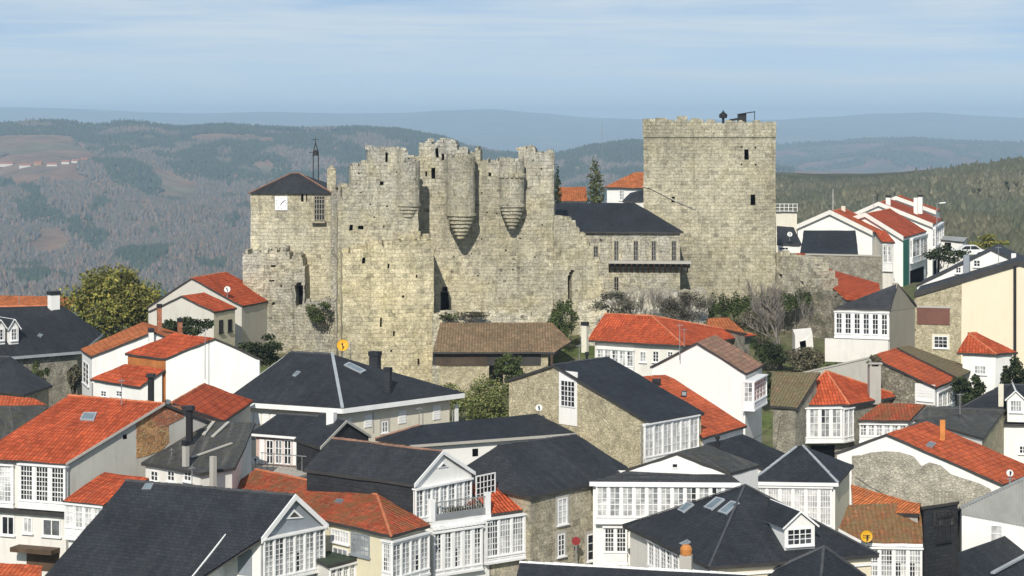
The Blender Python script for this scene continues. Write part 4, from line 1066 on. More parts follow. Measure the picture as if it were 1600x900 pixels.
# cream and stone gable building, right edge
Lw, Rw = atd(1428, 458, 176), atd(1690, 458, 172); A = onw(1593, 409, Lw, Rw); V = V3((2.5, 9, 0)); L = V3(Lw); R = onw(1700, 438, Lw, Rw)
h = house('cream_gable_house', 'large cream and stone gable with dark sloping eave at the right edge', [[L, L + V, A + V, A], [R, A, A + V, R + V]], [L, R, R + V, L + V], 'rubble', 'slate', oh=.06, base=6., group='houses of the old town')
barge(h, [(L, A), (A, R)], 'trimdark', .45, .12, .1)
wallpatch(h, 0, [(1503, 437), (1591, 412), (1690, 438), (1690, 620), (1501, 620)], 'cream', 'rendered_facing', .05)
wallbox(h, 0, (1433, 481, 1484, 507), 'shutter', .08, 'roller_shutter'); wallbox(h, 0, (1432, 478, 1486, 481), 'concrete', .1, 'lintel')
win(h, 0, (1459, 525, 1481, 544), 3, 3, gm='glassdk', surround='beige')
mb = MB(); q = edge(h, 0); p0 = onpl(1586, 415, q[0], q[2]); p1 = onpl(1586, 560, q[0], q[2]); mb.tube(p0 + q[2] * .2, p1 + q[2] * .2, .13, .13, 8); mb.build('drainpipe', M['iron'], h.root)
Lw, Rw = atd(1431, 455, 184), atd(1660, 430, 180); L = atd(1431, 446, 184); A = onw(1549, 389, Lw, Rw); R = onw(1640, 425, Lw, Rw); R.z = L.z + 1.0
h = house('white_upper_house', 'white gabled house with small windows behind the large cream gable', *t_gable(L, R, A, V3((2.5, 8, 0)))[:2], 'white', 'slate3', ridges=[], oh=.1)
win(h, 0, (1521, 406, 1532, 417), 2, 2, gm='glassdk'); win(h, 0, (1493, 417, 1502, 427), 2, 2, gm='glassdk')
wallbox(h, 0, (1507, 398, 1516, 437), 'paintgrey', .9, 'stair_shaft')
chimney(h, 1584, 396, 414, 7, 'white', 'white', 'none', depth=182)
# small red-roofed white house
E0, E1 = atz(1495, 551, 12), atz(1557, 553, 12); R = atz(1591, 550, 12.); A = ons(1513, 520, E0, E1, 34); B = A + (R - E1).normalized() * .9
K = E0 + flat(R - E1)
h = house('small_red_hip_house', 'small white house with dark red hipped roof in front of the cream gable', [[E0, E1, A], [E1, R, B, A], [R, K, B], [K, E0, A, B]], [E0, E1, R, K], 'white', 'red', ridges=[(A, B), (E1, A)], oh=.2)
win(h, 0, (1522, 571, 1541, 585), 4, 2, gm='glass')
# red roof below the rubble wall
E0, E1 = atz(1297, 446, 14.2), atz(1375, 470, 14.2); T0, T1 = ons(1289, 418, E0, E1, 16), ons(1374, 443, E0, E1, 16); X = atz(1322, 469, 13.6)
h = house('red_wedge_house', 'red tiled roof wedge between the grey rubble wall and white glazed house', [[E0, X, E1, T1, T0]], [E0, X, E1, T1, T0], 'white', 'red', oh=.15, jit=.04)
# slate building behind with grey rubble front
E0, E1 = atd(1250, 396, 226), atd(1341, 396, 226); T0, T1 = atd(1256, 360, 232), atd(1337, 364, 232); E1.z = E0.z; T1.z = T0.z
h = house('slate_shed_house', 'plain dark slate roof above the grey rubble wall, left of the terraced houses', [[E0, E1, T1, T0]], [E0, E1, T1, T0], 'grey', 'slate2', oh=.1)
a, b = atd(1252, 398, 222), atd(1378, 401, 220); th_ = V3((0, .8, 0))
r_ = thing('rubble_wall', flat((a + b) / 2, 8), 'grey rubble retaining wall under the plain slate roof', 'wall', kind='thing')
mb = MB(); a0, b0 = flat(a, 8), flat(b, 8)
mb.face((a0, b0, b, a)); mb.face((a, b, b + th_, a + th_)); mb.face((b0, b0 + th_, b + th_, b)); mb.face((a0 + th_, a0, a, a + th_)); mb.face((b0 + th_, a0 + th_, a + th_, b + th_))
mb.build('masonry', M['rubble2'], r_)
mb = MB(); mb.bar(a + th_ / 2 + UP * .05, b + th_ / 2 + UP * .05, .95, .12); mb.build('coping', M['concrete'], r_)
# terraced houses with parapets, far right
G4 = 'terraced houses climbing the ridge'
Vr = V3((3.0, 7., 0))
def terr(l, a, r, d, name, label, wm, rm, gb=None, Vr=Vr, wms=None):
    R = atd(*r, d); Ld = V3((R.x - 9, d + 3.2, 0)); L = onw(*l, Ld, flat(R)); A = onw(*a, Ld, flat(R))
    h = house(name, label, *t_gable(L, R, A, Vr)[:2], wm, rm, ridges=[(A, A + Vr)], oh=.1, base=4., group=G4, wms=wms)
    barge(h, [(L, A), (A, R)], 'white2', .5, .3, .15, 'parapet')
    return h
h = terr((1245, 353), (1297, 330), (1364, 363), 233, 'terraced_house', 'terraced house with low white gable, leftmost of its row', 'white', 'red2', Vr=V3((3., 8., 0)))
chimney(h, 1318, 322, 336, 6, 'beige', 'concrete', 'none', depth=240)
h = terr((1300, 351), (1352, 334), (1412, 371), 237, 'terraced_house', 'terraced house with green corner below its red roof', 'white', 'red', Vr=V3((5.5, 14, 0)))
a, b, n = edge(h, 1); W_ = (b - a).length
gallery(h, 1, None, 2, 3, .3, .2, .1, uzv=(W_ * .3, W_ * .98, h.faces[1][0].z - 3.2, h.faces[1][0].z - .3), cols=2)
wallbox(h, 1, None, 'green', .06, 'green_facing', uzv=(.05, W_ * .24, 8., h.faces[1][0].z - .4)); wallbox(h, 1, None, 'void', .03, 'doorway', uzv=(W_ * .3, W_ * .9, 9.6, 12.4))  # near-black panel paints the shadow below the gallery as a ground-floor opening
h = terr((1326, 338), (1373, 317), (1458, 351), 253, 'terraced_house', 'terraced house with brownish roof and white gallery, highest of its row', 'white', 'redold', Vr=V3((4., 14, 0)))
W_ = (edge(h, 1)[1] - edge(h, 1)[0]).length
gallery(h, 1, None, 4, 4, .4, .2, .1, uzv=(.05, W_ * .98, h.faces[1][0].z - 3.3, h.faces[1][0].z - .3), cols=2, gm='glass'); wallbox(h, 1, None, 'void', .03, 'doorway', uzv=(W_ * .1, W_ * .9, 9.6, 12.6))  # flat near-black panel put in for the shadow under this gallery
chimney(h, 1388, 305, 322, 7, 'white', 'iron', 'box', depth=258); chimney(h, 1431, 309, 334, 6, 'white', 'white', 'none', depth=260); chimney(h, 1438, 304, 328, 7, 'white', 'iron', 'box', depth=262)
h = terr((1360, 326), (1400, 308), (1463, 331), 269, 'terraced_house', 'terraced house with vivid red roof behind white chimneys, rearmost of its row', 'white', 'red2', Vr=V3((2., 7, 0)))
E0, E1 = atd(1378, 378, 232), atd(1399, 377, 231); T0, T1 = atd(1366, 360, 235), atd(1383, 364, 235); E1.z = E0.z; T1.z = T0.z
h = house('grey_gallery_house', 'narrow house with small red roof and grey gallery at the foot of the terrace row', [[E0, E1, T1, T0]], [E0, E1, T1, T0], 'white2', 'redold', oh=.1, base=4.)
gallery(h, 0, None, 2, 4, .2, .3, .08, uzv=(.1, (edge(h, 0)[1] - edge(h, 0)[0]).length - .1, E0.z - 3.2, E0.z - .25), cols=2, gm='glass')
# house past the row, ledge buildings by the keep
E0, E1 = atd(1466, 374, 262), atd(1506, 378, 260); T0, T1 = atd(1470, 368, 267), atd(1512, 371, 267)
h = house('white_garage', 'white flat-roofed garage on the road beyond the terrace row', [[E0, E1, T1, T0]], [E0, E1, T1, T0], 'white', 'corr', oh=.15, base=4., cat='garage')
wallbox(h, 0, (1476, 379, 1486, 392), 'void', .03, 'doorway')
E0, E1 = atd(1214, 381, 228), atd(1253, 382, 228); T0, T1 = atd(1214, 353, 234), atd(1240, 355, 234)
h = house('slate_corner_house', 'dark slate roof with white wall tucked against the right side of the keep', [[E0, E1, T1, T0]], [E0, E1, T1, T0], 'white', 'slate', oh=.15)
win(h, 0, (1217, 386, 1232, 391), 3, 1, gm='glassdk')
a, b = atd(1212, 331, 236), atd(1246, 332, 236); V = V3((0, 5, 0)); b.z = a.z
h = house('beige_tower_house', 'beige rendered block with terrace railings beside the keep', [[a, b, b + V, a + V]], [a, b, b + V, a + V], 'beige', 'concrete', oh=.05)
mb = MB()
for i in range(6): q = a.lerp(b, i / 5) + V3((0, .2, 0)); mb.bar(q, q + UP * .95, .06)
mb.bar(a + V3((0, .2, .5)), b + V3((0, .2, .5)), .05); mb.bar(a + V3((0, .2, .9)), b + V3((0, .2, .9)), .05); mb.build('railing', M['paint'], h.root)
a, b = atd(1230, 404, 219), atd(1256, 410, 217); V = V3((.5, 2.5, .5)); b.z = a.z
house('tiny_red_shed', 'tiny red-tiled shed on top of the rampart right of the keep', [[a, b, b + V, a + V]], [a, b, b + V, a + V], 'white2', 'redold', oh=.08, cat='shed', base=10)
# houses behind the castle
L, Fp, R = atd(944, 291, 262), atd(1010, 287, 258), atd(1050, 290, 268); L.z = Fp.z = R.z; A = atd(992, 269, 266); A = V3((A.x, A.y, A.z))
f, p, r = t_hip(L, Fp, R, A, A + V3((2, 0, 0)))
h = house('distant_orange_house', 'white house with orange hipped roof behind the palace wing, beside the keep', f, p, 'white', 'orange', oh=.3)
win(h, 0, (968, 297, 976, 313), 2, 3, gm='glass')
E0, E1 = atd(870, 314, 270), atd(918, 314, 270); T0, T1 = atd(872, 292, 276), atd(916, 292, 276); E1.z = E0.z; T1.z = T0.z
house('distant_red_house', 'orange roof between the castle ruin and the cypress', [[E0, E1, T1, T0]], [E0, E1, T1, T0], 'white', 'orange', oh=.2)
E0, E1 = atd(972, 314, 240), atd(1006, 314, 240); T0, T1 = atd(985, 301, 244), atd(1006, 296, 244); E1.z = E0.z
house('dark_lean_to_house', 'small dark slate lean-to against the left side of the keep', [[E0, E1, T1, T0]], [E0, E1, T1, T0], 'white2', 'slate', oh=.1)
# ================= CASTLE =================
def stonewall(name, parent, a, b, th, z0, prof, holes=(), mats=('castle',), jit=.07, rag=.25, back=None, step=.7, loose=0, lean=0, skew=V3()):
    """ruined masonry: front line a-b, thickness th away from the viewer, stepped top profile [(u, z)...], recessed openings (u0,u1,z0,z1,depth)"""
    a, b = flat(a), flat(b); t = (b - a).normalized(); W = (b - a).length; n = vn(a, b)
    if n.y < 0: n = -n
    def top(u):
        z = prof[0][1]
        for uu, zz in prof:
            if u >= uu - 1e-6: z = zz
        return z
    us = {0., W} | {u for u, _ in prof if 0 < u < W}
    for hh in holes: us |= {hh[0], hh[1]}
    us = sorted(us); full = []
    for p, q in zip(us, us[1:]):
        k = max(1, round((q - p) / step)); full += [p + (q - p) * i / k for i in range(k)]
    us = full + [W]
    zs = {z0}
    for hh in holes: zs |= {hh[2], hh[3]}
    tops = []
    rng = random.Random(hash(name) % 1000 if False else len(name) * 7 + int(W * 10))
    for p, q in zip(us, us[1:]):
        z = top((p + q) / 2) + (rng.random() - .5) * rag; tops.append(z)
    zmax = max(tops)
    zz = sorted(zs | {zmax}); fz = []
    for p, q in zip(zz, zz[1:]):
        k = max(1, round((q - p) / step)); fz += [p + (q - p) * i / k for i in range(k)]
    fz = fz + [zmax]
    mb = MB(); P = lambda u, z, d: a + t * u + n * (d + lean * 0) + UP * z + skew * ((d / th) if th else 0)
    for i, (p, q) in enumerate(zip(us, us[1:])):
        tz = tops[i]; rows = [z for z in fz if z < tz - .1] + [tz]
        for r0, r1 in zip(rows, rows[1:]):
            um, zm = (p + q) / 2, (r0 + r1) / 2
            if any(h[0] < um < h[1] and h[2] < zm < h[3] for h in holes): continue
            mb.face((P(p, r0, 0), P(q, r0, 0), P(q, r1, 0), P(p, r1, 0)))
        mb.face((P(p, tz, 0), P(q, tz, 0), P(q, tz, th), P(p, tz, th)))
        mb.face((P(q, z0, th), P(p, z0, th), P(p, tz, th), P(q, tz, th)))
        pz = tops[i - 1] if i else z0
        if abs(pz - tz) > .01:
            lo, hi = min(pz, tz), max(pz, tz)
            k = max(1, round((hi - lo) / 1.2)); dk = max(1, round(th / 1.5))
            for m_ in range(k):
                for m2 in range(dk):
                    z_a, z_b = lo + (hi - lo) * m_ / k, lo + (hi - lo) * (m_ + 1) / k; d_a, d_b = th * m2 / dk, th * (m2 + 1) / dk
                    mb.face((P(p, z_a, d_a), P(p, z_a, d_b), P(p, z_b, d_b), P(p, z_b, d_a)))
    tz = tops[-1]; k = max(1, round((tz - z0) / 1.2))
    for m_ in range(k): mb.face((P(W, z0 + (tz - z0) * m_ / k, 0), P(W, z0 + (tz - z0) * m_ / k, th), P(W, z0 + (tz - z0) * (m_ + 1) / k, th), P(W, z0 + (tz - z0) * (m_ + 1) / k, 0)))
    for h in holes:
        u0, u1, za, zb, dp = h[:5]
        mb.face((P(u0, za, 0), P(u0, za, dp), P(u0, zb, dp), P(u0, zb, 0))); mb.face((P(u1, za, dp), P(u1, za, 0), P(u1, zb, 0), P(u1, zb, dp)))
        mb.face((P(u0, za, dp), P(u0, za, 0), P(u1, za, 0), P(u1, za, dp))); mb.face((P(u0, zb, 0), P(u0, zb, dp), P(u1, zb, dp), P(u1, zb, 0)))
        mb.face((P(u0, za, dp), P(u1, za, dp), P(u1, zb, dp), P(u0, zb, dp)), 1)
    for i in range(loose):
        u = rng.uniform(.2, W - .2); z = tops[min(len(tops) - 1, max(0, sum(1 for x in us if x < u) - 1))]
        s = rng.uniform(.2, .5)
        mb.cbox(P(u, z - .05, rng.uniform(.2, max(.3, th * .5))), s * 1.3, s, s * rng.uniform(.5, 1.), math.atan2(t.y, t.x) + rng.uniform(-.2, .2))
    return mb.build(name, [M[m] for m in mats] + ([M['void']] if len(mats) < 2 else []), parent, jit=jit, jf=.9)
def hole(a, b, rect, dp=1.2):
    """opening on the wall plane a-b from its picture rectangle"""
    A, B = flat(a), flat(b); n = vn(A, B)
    if n.y > 0: n = -n
    u0, u1, z0, z1 = uz(A, B, n, rect); return (min(u0, u1), max(u0, u1), z0, z1, dp)
def ua(a, b, px): A, B = flat(a), flat(b); return (onw(px, 400, A, B) - A).dot((B - A).normalized())
def zd(py, d): return ZC - (py - YH) * d / F
GC = 'parts of the castle'
# ---- keep
a, b = atd(1005.5, 200, 201.), atd(1212, 200, 199.5); cz = flat((a + b) / 2)
kp = thing('castle_keep', V3((cz.x, cz.y + 5, 10)), 'tall square stone keep with parapet at the right end of the castle', 'tower', GC, 'thing')
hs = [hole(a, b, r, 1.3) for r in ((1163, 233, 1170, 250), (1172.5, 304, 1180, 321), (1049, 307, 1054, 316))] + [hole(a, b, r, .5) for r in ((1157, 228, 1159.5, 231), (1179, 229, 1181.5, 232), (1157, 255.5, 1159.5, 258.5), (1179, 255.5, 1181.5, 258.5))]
W_ = (flat(b) - flat(a)).length
stonewall('tower_body', kp, a, b, 12.4, 9., [(0, zd(213, 200))], hs, ('keep',), jit=.05, rag=0., skew=V3((0, 0, 0)))
t_ = flat(b - a).normalized(); n_ = V3((t_.y, -t_.x, 0)); n_ = n_ if n_.y < 0 else -n_
mb = MB(); zc = zd(214.5, 200); mb.box(a * 1 - UP * (a.z - zc) + n_ * .14 - t_ * .08, t_ * (W_ + .16), -n_ * 12.7, UP * .24); mb.build('string_course', M['keep'], kp, jit=.03)
pa, pb = flat(a) + n_ * .08 - t_ * .05, flat(b) + n_ * .08 + t_ * .05
for nm, q0, q1, rg in (('parapet', pa, pb, .35), ('parapet', pa - n_ * 12.2, pb - n_ * 12.2, .3)):
    Wp = (q1 - q0).length; rr = random.Random(4)
    prof = [(i * .62, zd(189 + (i * .62 / Wp) * 3.5 - (4. if (i * 7919) % 5 in (0, 2) and i < 14 else 0), 200) + rr.uniform(-.12, .08)) for i in range(int(Wp / .62) + 1)]
    stonewall(nm, kp, q0, q1, .6, zc + .2, prof, (), ('keep',), jit=.05, rag=.1, loose=8)
for q0, q1 in ((pa - n_ * .6, pa - n_ * 11.6), (pb - n_ * .6, pb - n_ * 11.6)):
    s_ = 1 if q0 is pb else 1
    mb = MB(); e_ = (t_ * .6) if (q0 - flat(a)).length < 3 else (-t_ * .6)
    mb.box(q0 + UP * (zc + .2), e_, q1 - q0, UP * 1.3); mb.build('parapet', M['keep'], kp, jit=.04, sub=4)
mb = MB(); mb.box(flat(a) - n_ * .5 + UP * (zc + .1), t_ * W_, -n_ * 11.4, UP * .2); mb.build('roof_deck', M['concrete'], kp)
# sloping drip line of a former roof on the keep's front
mb = MB(); pts = [(1004, 291), (1016, 293), (1050, 311), (1087, 327)]
for p0, p1 in zip(pts, pts[1:]): mb.bar(onw(*p0, flat(a), flat(b)) + n_ * .05, onw(*p1, flat(a), flat(b)) + n_ * .05, .14, .14)
mb.build('drip_course', M['castleold'], kp)
# things on the keep's roof
c = atd(1130, 183, 206); g = thing('roof_lantern', flat(c, zc + .3), 'small dark pointed lantern on top of the keep', 'lantern')
mb = MB(); mb.lathe(flat(c, zc + .3), [(.12, 0), (.12, zd(185, 206) - zc - .3), (.4, zd(184, 206) - zc - .3), (.42, zd(179, 206) - zc - .3), (.12, zd(175, 206) - zc - .3), (0, zd(171.5, 206) - zc - .3)], 10); mb.build('lantern_body', M['iron'], g)
c = atd(1160, 185, 205); g = thing('roof_hatch', flat(c, zc + .3), 'dark access hatch with slanting frame on the roof of the keep', 'hatch')
mb = MB(); mb.box(flat(c, zc + .3) - V3((.35, 0, 0)), V3((.75, 0, 0)), V3((0, 1.4, 0)), UP * (zd(177.5, 205) - zc - .3)); mb.build('hatch_housing', M['iron'], g)
mb = MB(); mb.bar(atd(1154, 178.5, 204.9), atd(1180, 174.5, 204.9), .1, .1); mb.bar(atd(1179, 175, 204.9), flat(atd(1179, 189, 204.9), zc + .2), .07); mb.bar(atd(1140, 188, 204.5), atd(1160, 184.5, 204.5), .5, .2); mb.build('frame', M['iron'], g)
# ---- ruined gate wall with bartizans
a, b = atd(526, 400, 187), atd(865.5, 400, 186); cz = flat((a + b) / 2); U = lambda px: ua(a, b, px); d0 = 186.5
cw = thing('castle_ruin', V3((cz.x, cz.y + 2, 9)), 'high ruined castle wall with jagged top and corbelled turrets', 'castle wall', GC, 'thing')
prof = [(0, zd(318, d0)), (U(536), zd(300, d0)), (U(548), zd(268, d0)), (U(575), zd(250, d0)), (U(638), zd(250, d0)), (U(655), zd(222, d0)), (U(714), zd(231, d0)), (U(731), zd(240, d0)), (U(742), zd(231, d0)), (U(751), zd(251, d0)), (U(809), zd(232, d0)), (U(836), zd(236, d0))]
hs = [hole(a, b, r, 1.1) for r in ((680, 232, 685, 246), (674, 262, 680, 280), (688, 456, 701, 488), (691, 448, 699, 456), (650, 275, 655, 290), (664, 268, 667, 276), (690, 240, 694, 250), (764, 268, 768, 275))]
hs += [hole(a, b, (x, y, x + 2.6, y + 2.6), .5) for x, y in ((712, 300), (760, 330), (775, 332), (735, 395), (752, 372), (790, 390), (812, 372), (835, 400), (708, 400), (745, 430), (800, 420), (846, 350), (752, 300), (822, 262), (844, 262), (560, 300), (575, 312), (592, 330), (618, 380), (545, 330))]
stonewall('ruined_wall', cw, a, b, 3.0, 8., prof, hs, ('castle',), jit=.1, rag=.4, loose=40)
# front tower projecting towards the viewer
a2, b2 = atd(535, 480, 177.8), atd(677.5, 480, 178.8)
U2 = lambda px: ua(a2, b2, px)
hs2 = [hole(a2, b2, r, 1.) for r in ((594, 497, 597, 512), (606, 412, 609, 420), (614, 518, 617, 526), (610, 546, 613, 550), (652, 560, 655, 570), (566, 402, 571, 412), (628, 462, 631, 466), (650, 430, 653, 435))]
z = lambda y: zd(y, 179)
stonewall('gate_tower', cw, a2, b2, 7., 5., [(0, z(392)), (U2(548), z(386)), (U2(575), z(381)), (U2(600), z(379)), (U2(630), z(374)), (U2(652), z(371)), (U2(669), z(374))], hs2, ('gate',), jit=.09, rag=.4, loose=22)
a2u, b2u = atd(528, 480, 181.4), atd(654, 480, 182.2); U3 = lambda px: ua(a2u, b2u, px); zu = lambda y: zd(y, 181.8)
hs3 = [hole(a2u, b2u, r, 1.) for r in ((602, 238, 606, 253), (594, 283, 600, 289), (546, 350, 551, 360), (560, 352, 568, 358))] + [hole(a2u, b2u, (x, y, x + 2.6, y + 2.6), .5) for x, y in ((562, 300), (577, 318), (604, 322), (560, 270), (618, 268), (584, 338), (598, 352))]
stonewall('upper_wall', cw, a2u, b2u, 4.2, 5., [(0, zu(318)), (U3(536), zu(290)), (U3(548), zu(257)), (U3(575), zu(233)), (U3(638), zu(251)), (U3(648), zu(300))], hs3, ('castle',), jit=.1, rag=.3, loose=24)
# left buttress face, roughly dressed
# corbelled turrets
def bartizan(px, ytop, yc0, yc1, rpx, d, label_y=None, rag=0):
    c = atd(px, ytop, d); r = rpx * d / F; c0 = zd(yc0, d); c1 = zd(yc1, d); zt = c.z
    mb = MB(); k = 7; prof = [(.12, c1)]
    for i in range(k):
        ra = r * (.10 + .98 * ((i + 1) / k) ** .82); zz = c1 + (c0 - c1) * (i / k); z2 = c1 + (c0 - c1) * ((i + 1) / k)
        prof += [(ra, zz + (z2 - zz) * .3), (ra, z2 - .02), (ra * .95, z2)]
    prof += [(r, c0), (r, c0 + .01)]
    h_ = (zt - c0); m_ = max(3, int(h_ / .8))
    for i in range(1, m_ + 1): prof.append((r * (1.0 if i % 3 else 1.015), c0 + h_ * i / m_))
    prof += [(r * .72, zt), (r * .7, zt - .9), (0, zt - .9)]
    mb.lathe(flat(c), prof, 22)
    rr = random.Random(px)
    for i in range(16):
        an = i * 2 * math.pi / 16
        if rr.random() < .62: mb.cbox(flat(c) + V3((math.cos(an) * r * .84, math.sin(an) * r * .84, zt - .05)), r * .32, r * .3, rr.uniform(.15, .5), an + math.pi / 2)
    return mb.build('bartizan', M['castle'], cw, jit=.05, jf=1.2)
bartizan(637, 254, 318, 356, 19, 182.7)
bartizan(720, 246, 333, 374, 22.5, 184.6)
bartizan(800, 253, 319, 359, 19, 185.2)
bartizan(827, 233, 290, 300, 9, 186.5)
mb = MB()
for i in range(9):
    an = math.radians(185 + i * 21); c = atd(800, 275, 185.2); r = 19.6 * 185 / F; mb.cbox(V3((c.x + math.cos(an) * r, c.y + math.sin(an) * r, zd(277, 185))), .22, .3, .35, an)
mb.build('corbel', M['castle'], cw, jit=.02)
# lower terrace wall at the foot
a3, b3 = atd(676, 500, 178.6), atd(872, 500, 179.5)
tw = thing('terrace_wall', flat((a3 + b3) / 2, 7), 'low overgrown terrace wall at the foot of the turreted ruin', 'wall', kind='thing')
stonewall('masonry', tw, a3, b3, 2.4, 7., [(0, zd(491, 179)), (10, zd(494, 179))], [], ('castleold',), jit=.12, rag=.4, loose=20)
# ---- clock tower
a4, b4 = atd(391.5, 350, 190.5), atd(520, 350, 189.5); zc4 = zd(303, 190)
ct = thing('clock_tower', flat((a4 + b4) / 2 + V3((0, 3.5, 0)), 8), 'square clock tower with slate pyramid roof at the left end of the castle', 'tower', GC, 'thing')
hs = [hole(a4, b4, r, .5) for r in ((470, 303, 474, 315), (478, 303, 480, 315))]
stonewall('tower_body', ct, a4, b4, 7.6, 7., [(0, zc4)], hs, ('clockstone',), jit=.03, rag=0.)
t4 = flat(b4 - a4).normalized(); n4 = V3((t4.y, -t4.x, 0)); n4 = n4 if n4.y < 0 else -n4; W4 = (flat(b4) - flat(a4)).length
c = [flat(a4) - t4 * .12 + n4 * .25, flat(b4) + t4 * .12 + n4 * .25, flat(b4) + t4 * .12 - n4 * 7.9, flat(a4) - t4 * .12 - n4 * 7.9]; c = [p + UP * (zc4 + .02) for p in c]
ap0, ap1 = atd(455, 271, 193.6), atd(468, 271, 193.6)
mb = MB()
for q in ((c[0], c[1], ap1, ap0), (c[1], c[2], ap1), (c[2], c[3], ap0, ap1), (c[3], c[0], ap0), (c[3], c[2], c[1], c[0])): mb.face(q)
ro = mb.build('roof', M['slate3'], ct)
mb = MB()
for p0, p1 in ((c[0], ap0), (c[1], ap1), (ap0, ap1)): mb.bar(p0 + UP * .04, p1 + UP * .04, .14, .08)
mb.build('ridge_cap', M['ridge_dull'], ro)
A4, B4 = flat(a4), flat(b4)
def onct(px, py): return onw(px, py, A4, B4)
mb = MB(); q = [onct(x, y) for x, y in ((430, 328.5), (449.5, 328.5), (449.5, 306.5), (430, 306.5))]
mb.box(q[0] + n4 * .02, q[1] - q[0], n4 * .08, q[3] - q[0]); ck = mb.build('clock_face', M['paint'], ct)
mb = MB(); cc = onct(440, 317.5) + n4 * .12
for i in range(12):
    an = i * math.pi / 6; dr = t4 * math.sin(an) + UP * math.cos(an); mb.bar(cc + dr * .44, cc + dr * .52, .035, .03)
mb.bar(cc, cc + (t4 * .25 + UP * .22), .06, .04); mb.bar(cc, cc + (t4 * .34 + UP * .27), .04, .04); mb.bar(cc, cc + (t4 * -.06 + UP * -.2), .05, .04); mb.build('clock_hand', M['iron'], ck)
mb = MB(); q = [onct(x, y) for x, y in ((492, 345), (508, 345), (508, 306), (492, 306))]
B_ = lambda x0, y0, x1, y1, o0, o1, mi: mb.box(onct(x0, y1) + n4 * o0, onct(x1, y1) - onct(x0, y1), n4 * (o1 - o0), UP * (onct(x0, y0) - onct(x0, y1)).z, mi)
B_(492, 306, 507.5, 345, .0, .03, 1)
for x in (491, 494.5, 498.5, 502.5, 506.5): B_(x, 306, x + 1.2, 345, .03, .09, 0)
for y in (306, 311, 318, 326, 334, 343): B_(491, y, 508, y + 1.2, .03, .1, 0)
mb.build('lattice_window', [M['grey2'], M['glassdk']], ct)
mb = MB(); B_(488, 346, 510, 348, 0, .55, 0); mb.build('balcony_slab', M['clockstone'], ct)
mb = MB(); cp = atd(518, 300, 190.5); mb.cbox(flat(cp, zd(312, 190)), .8, .8, zd(266, 190) - zd(312, 190), .05); mb.lathe(flat(cp, zd(266, 190)), [(.45, 0), (.45, .12), (.25, .2), (.12, .45), (0, .5)], 8)
mb.build('pinnacle', M['clockstone'], ct, jit=.03)
# bell frame on the roof
bf = thing('bell_frame', flat(atd(492, 280, 195), zd(290, 195)), 'slender black iron bell frame above the clock tower roof', 'bell frame')
mb = MB(); zb0, zt4 = zd(300, 195), zd(238, 195)
for x in (489.5, 497.5): p0 = atd(x, 300, 195); mb.bar(p0, flat(p0, zt4), .09)
pl, pr = atd(489.5, 238, 195), atd(497.5, 238, 195); top = atd(493, 223, 195)
mb.bar(pl, top, .08); mb.bar(pr, top, .08); mb.bar(pl - UP * .0, pr, .08); mb.bar(top, top + UP * .5, .05); mb.bar(atd(483, 239, 195), atd(491, 237, 195), .06); mb.bar(top + V3((-.3, 0, .3)), top + V3((.3, 0, .3)), .05)
mb.build('frame', M['iron'], bf)
mb = MB(); mb.lathe(atd(493.5, 243, 195), [(0, .55), (.14, .5), (.2, .25), (.3, 0), (.27, -.02)], 12); mb.build('bell', M['iron'], bf)
# ---- rough lower bastion left
a5, b5 = atd(379.5, 480, 189.0), atd(536, 480, 187.6); U5 = lambda px: ua(a5, b5, px); z5 = lambda y: zd(y, 186)
bs = thing('castle_bastion', flat((a5 + b5) / 2 + V3((0, 1.5, 0)), 8), 'rough stone bastion under the clock tower with a dark arched doorway', 'castle wall', GC, 'thing')
hs = [hole(a5, b5, r, 1.4) for r in ((462, 447, 473, 478), (464, 443, 471, 447), (424, 413, 432, 417), (425, 472, 429, 477), (439, 445, 441, 449), (422, 437, 430, 440), (388, 520, 392, 528))] 
stonewall('masonry', bs, a5, b5, 2.2, 6., [(0, z5(402)), (U5(384), z5(396)), (U5(420), z5(394)), (U5(447), z5(398)), (U5(452), z5(405)), (U5(473), z5(418)), (U5(476), z5(476)), (U5(492), z5(470)), (U5(527), z5(466))], hs, ('castleold',), jit=.14, rag=.5, loose=26)
# dark stone strip between clock tower and ruin
a6, b6 = atd(517, 350, 188.6), atd(533, 350, 188)
sl = thing('stair_turret', flat((a6 + b6) / 2, 9), 'narrow weathered turret between clock tower and ruined wall', 'tower', GC, 'thing')
stonewall('masonry', sl, a6, b6, 3., 8., [(0, zd(300, 188)), (.5, zd(292, 188))], [hole(a6, b6, (524, 294, 528, 300), .8)], ('castleold',), jit=.12, rag=.4, loose=3)
# ---- sloping curtain and palace wing
a7, b7 = atd(865, 400, 185.8), atd(950, 400, 187.5); U7 = lambda px: ua(a7, b7, px); z7 = lambda y: zd(y, 186.5)
cu = thing('castle_curtain', flat((a7 + b7) / 2 + V3((0, 1, 0)), 9), 'curtain wall stepping down from the ruin, with a tall narrow arched doorway', 'castle wall', GC, 'thing')
hs = [hole(a7, b7, r, 1.4) for r in ((887, 430, 894, 468), (889, 425, 896, 430), (891.5, 421.5, 898, 425))]
stonewall('masonry', cu, a7, b7, 1.8, 8., [(0, z7(337)), (U7(880), z7(340)), (U7(893), z7(347)), (U7(900), z7(357)), (U7(905), z7(366)), (U7(914), z7(372)), (U7(921), z7(382)), (U7(927), z7(402)), (U7(935), z7(430)), (U7(943), z7(455))], hs, ('castle',), jit=.08, rag=.25, loose=6)
E0, E1 = atd(868, 368, 192.5), atd(1068, 357, 191.5); E1.z = E0.z = zd(362, 192)
Rr0, Rr1 = atd(866, 317, 198), atd(992, 313.5, 198); Rr1.z = Rr0.z
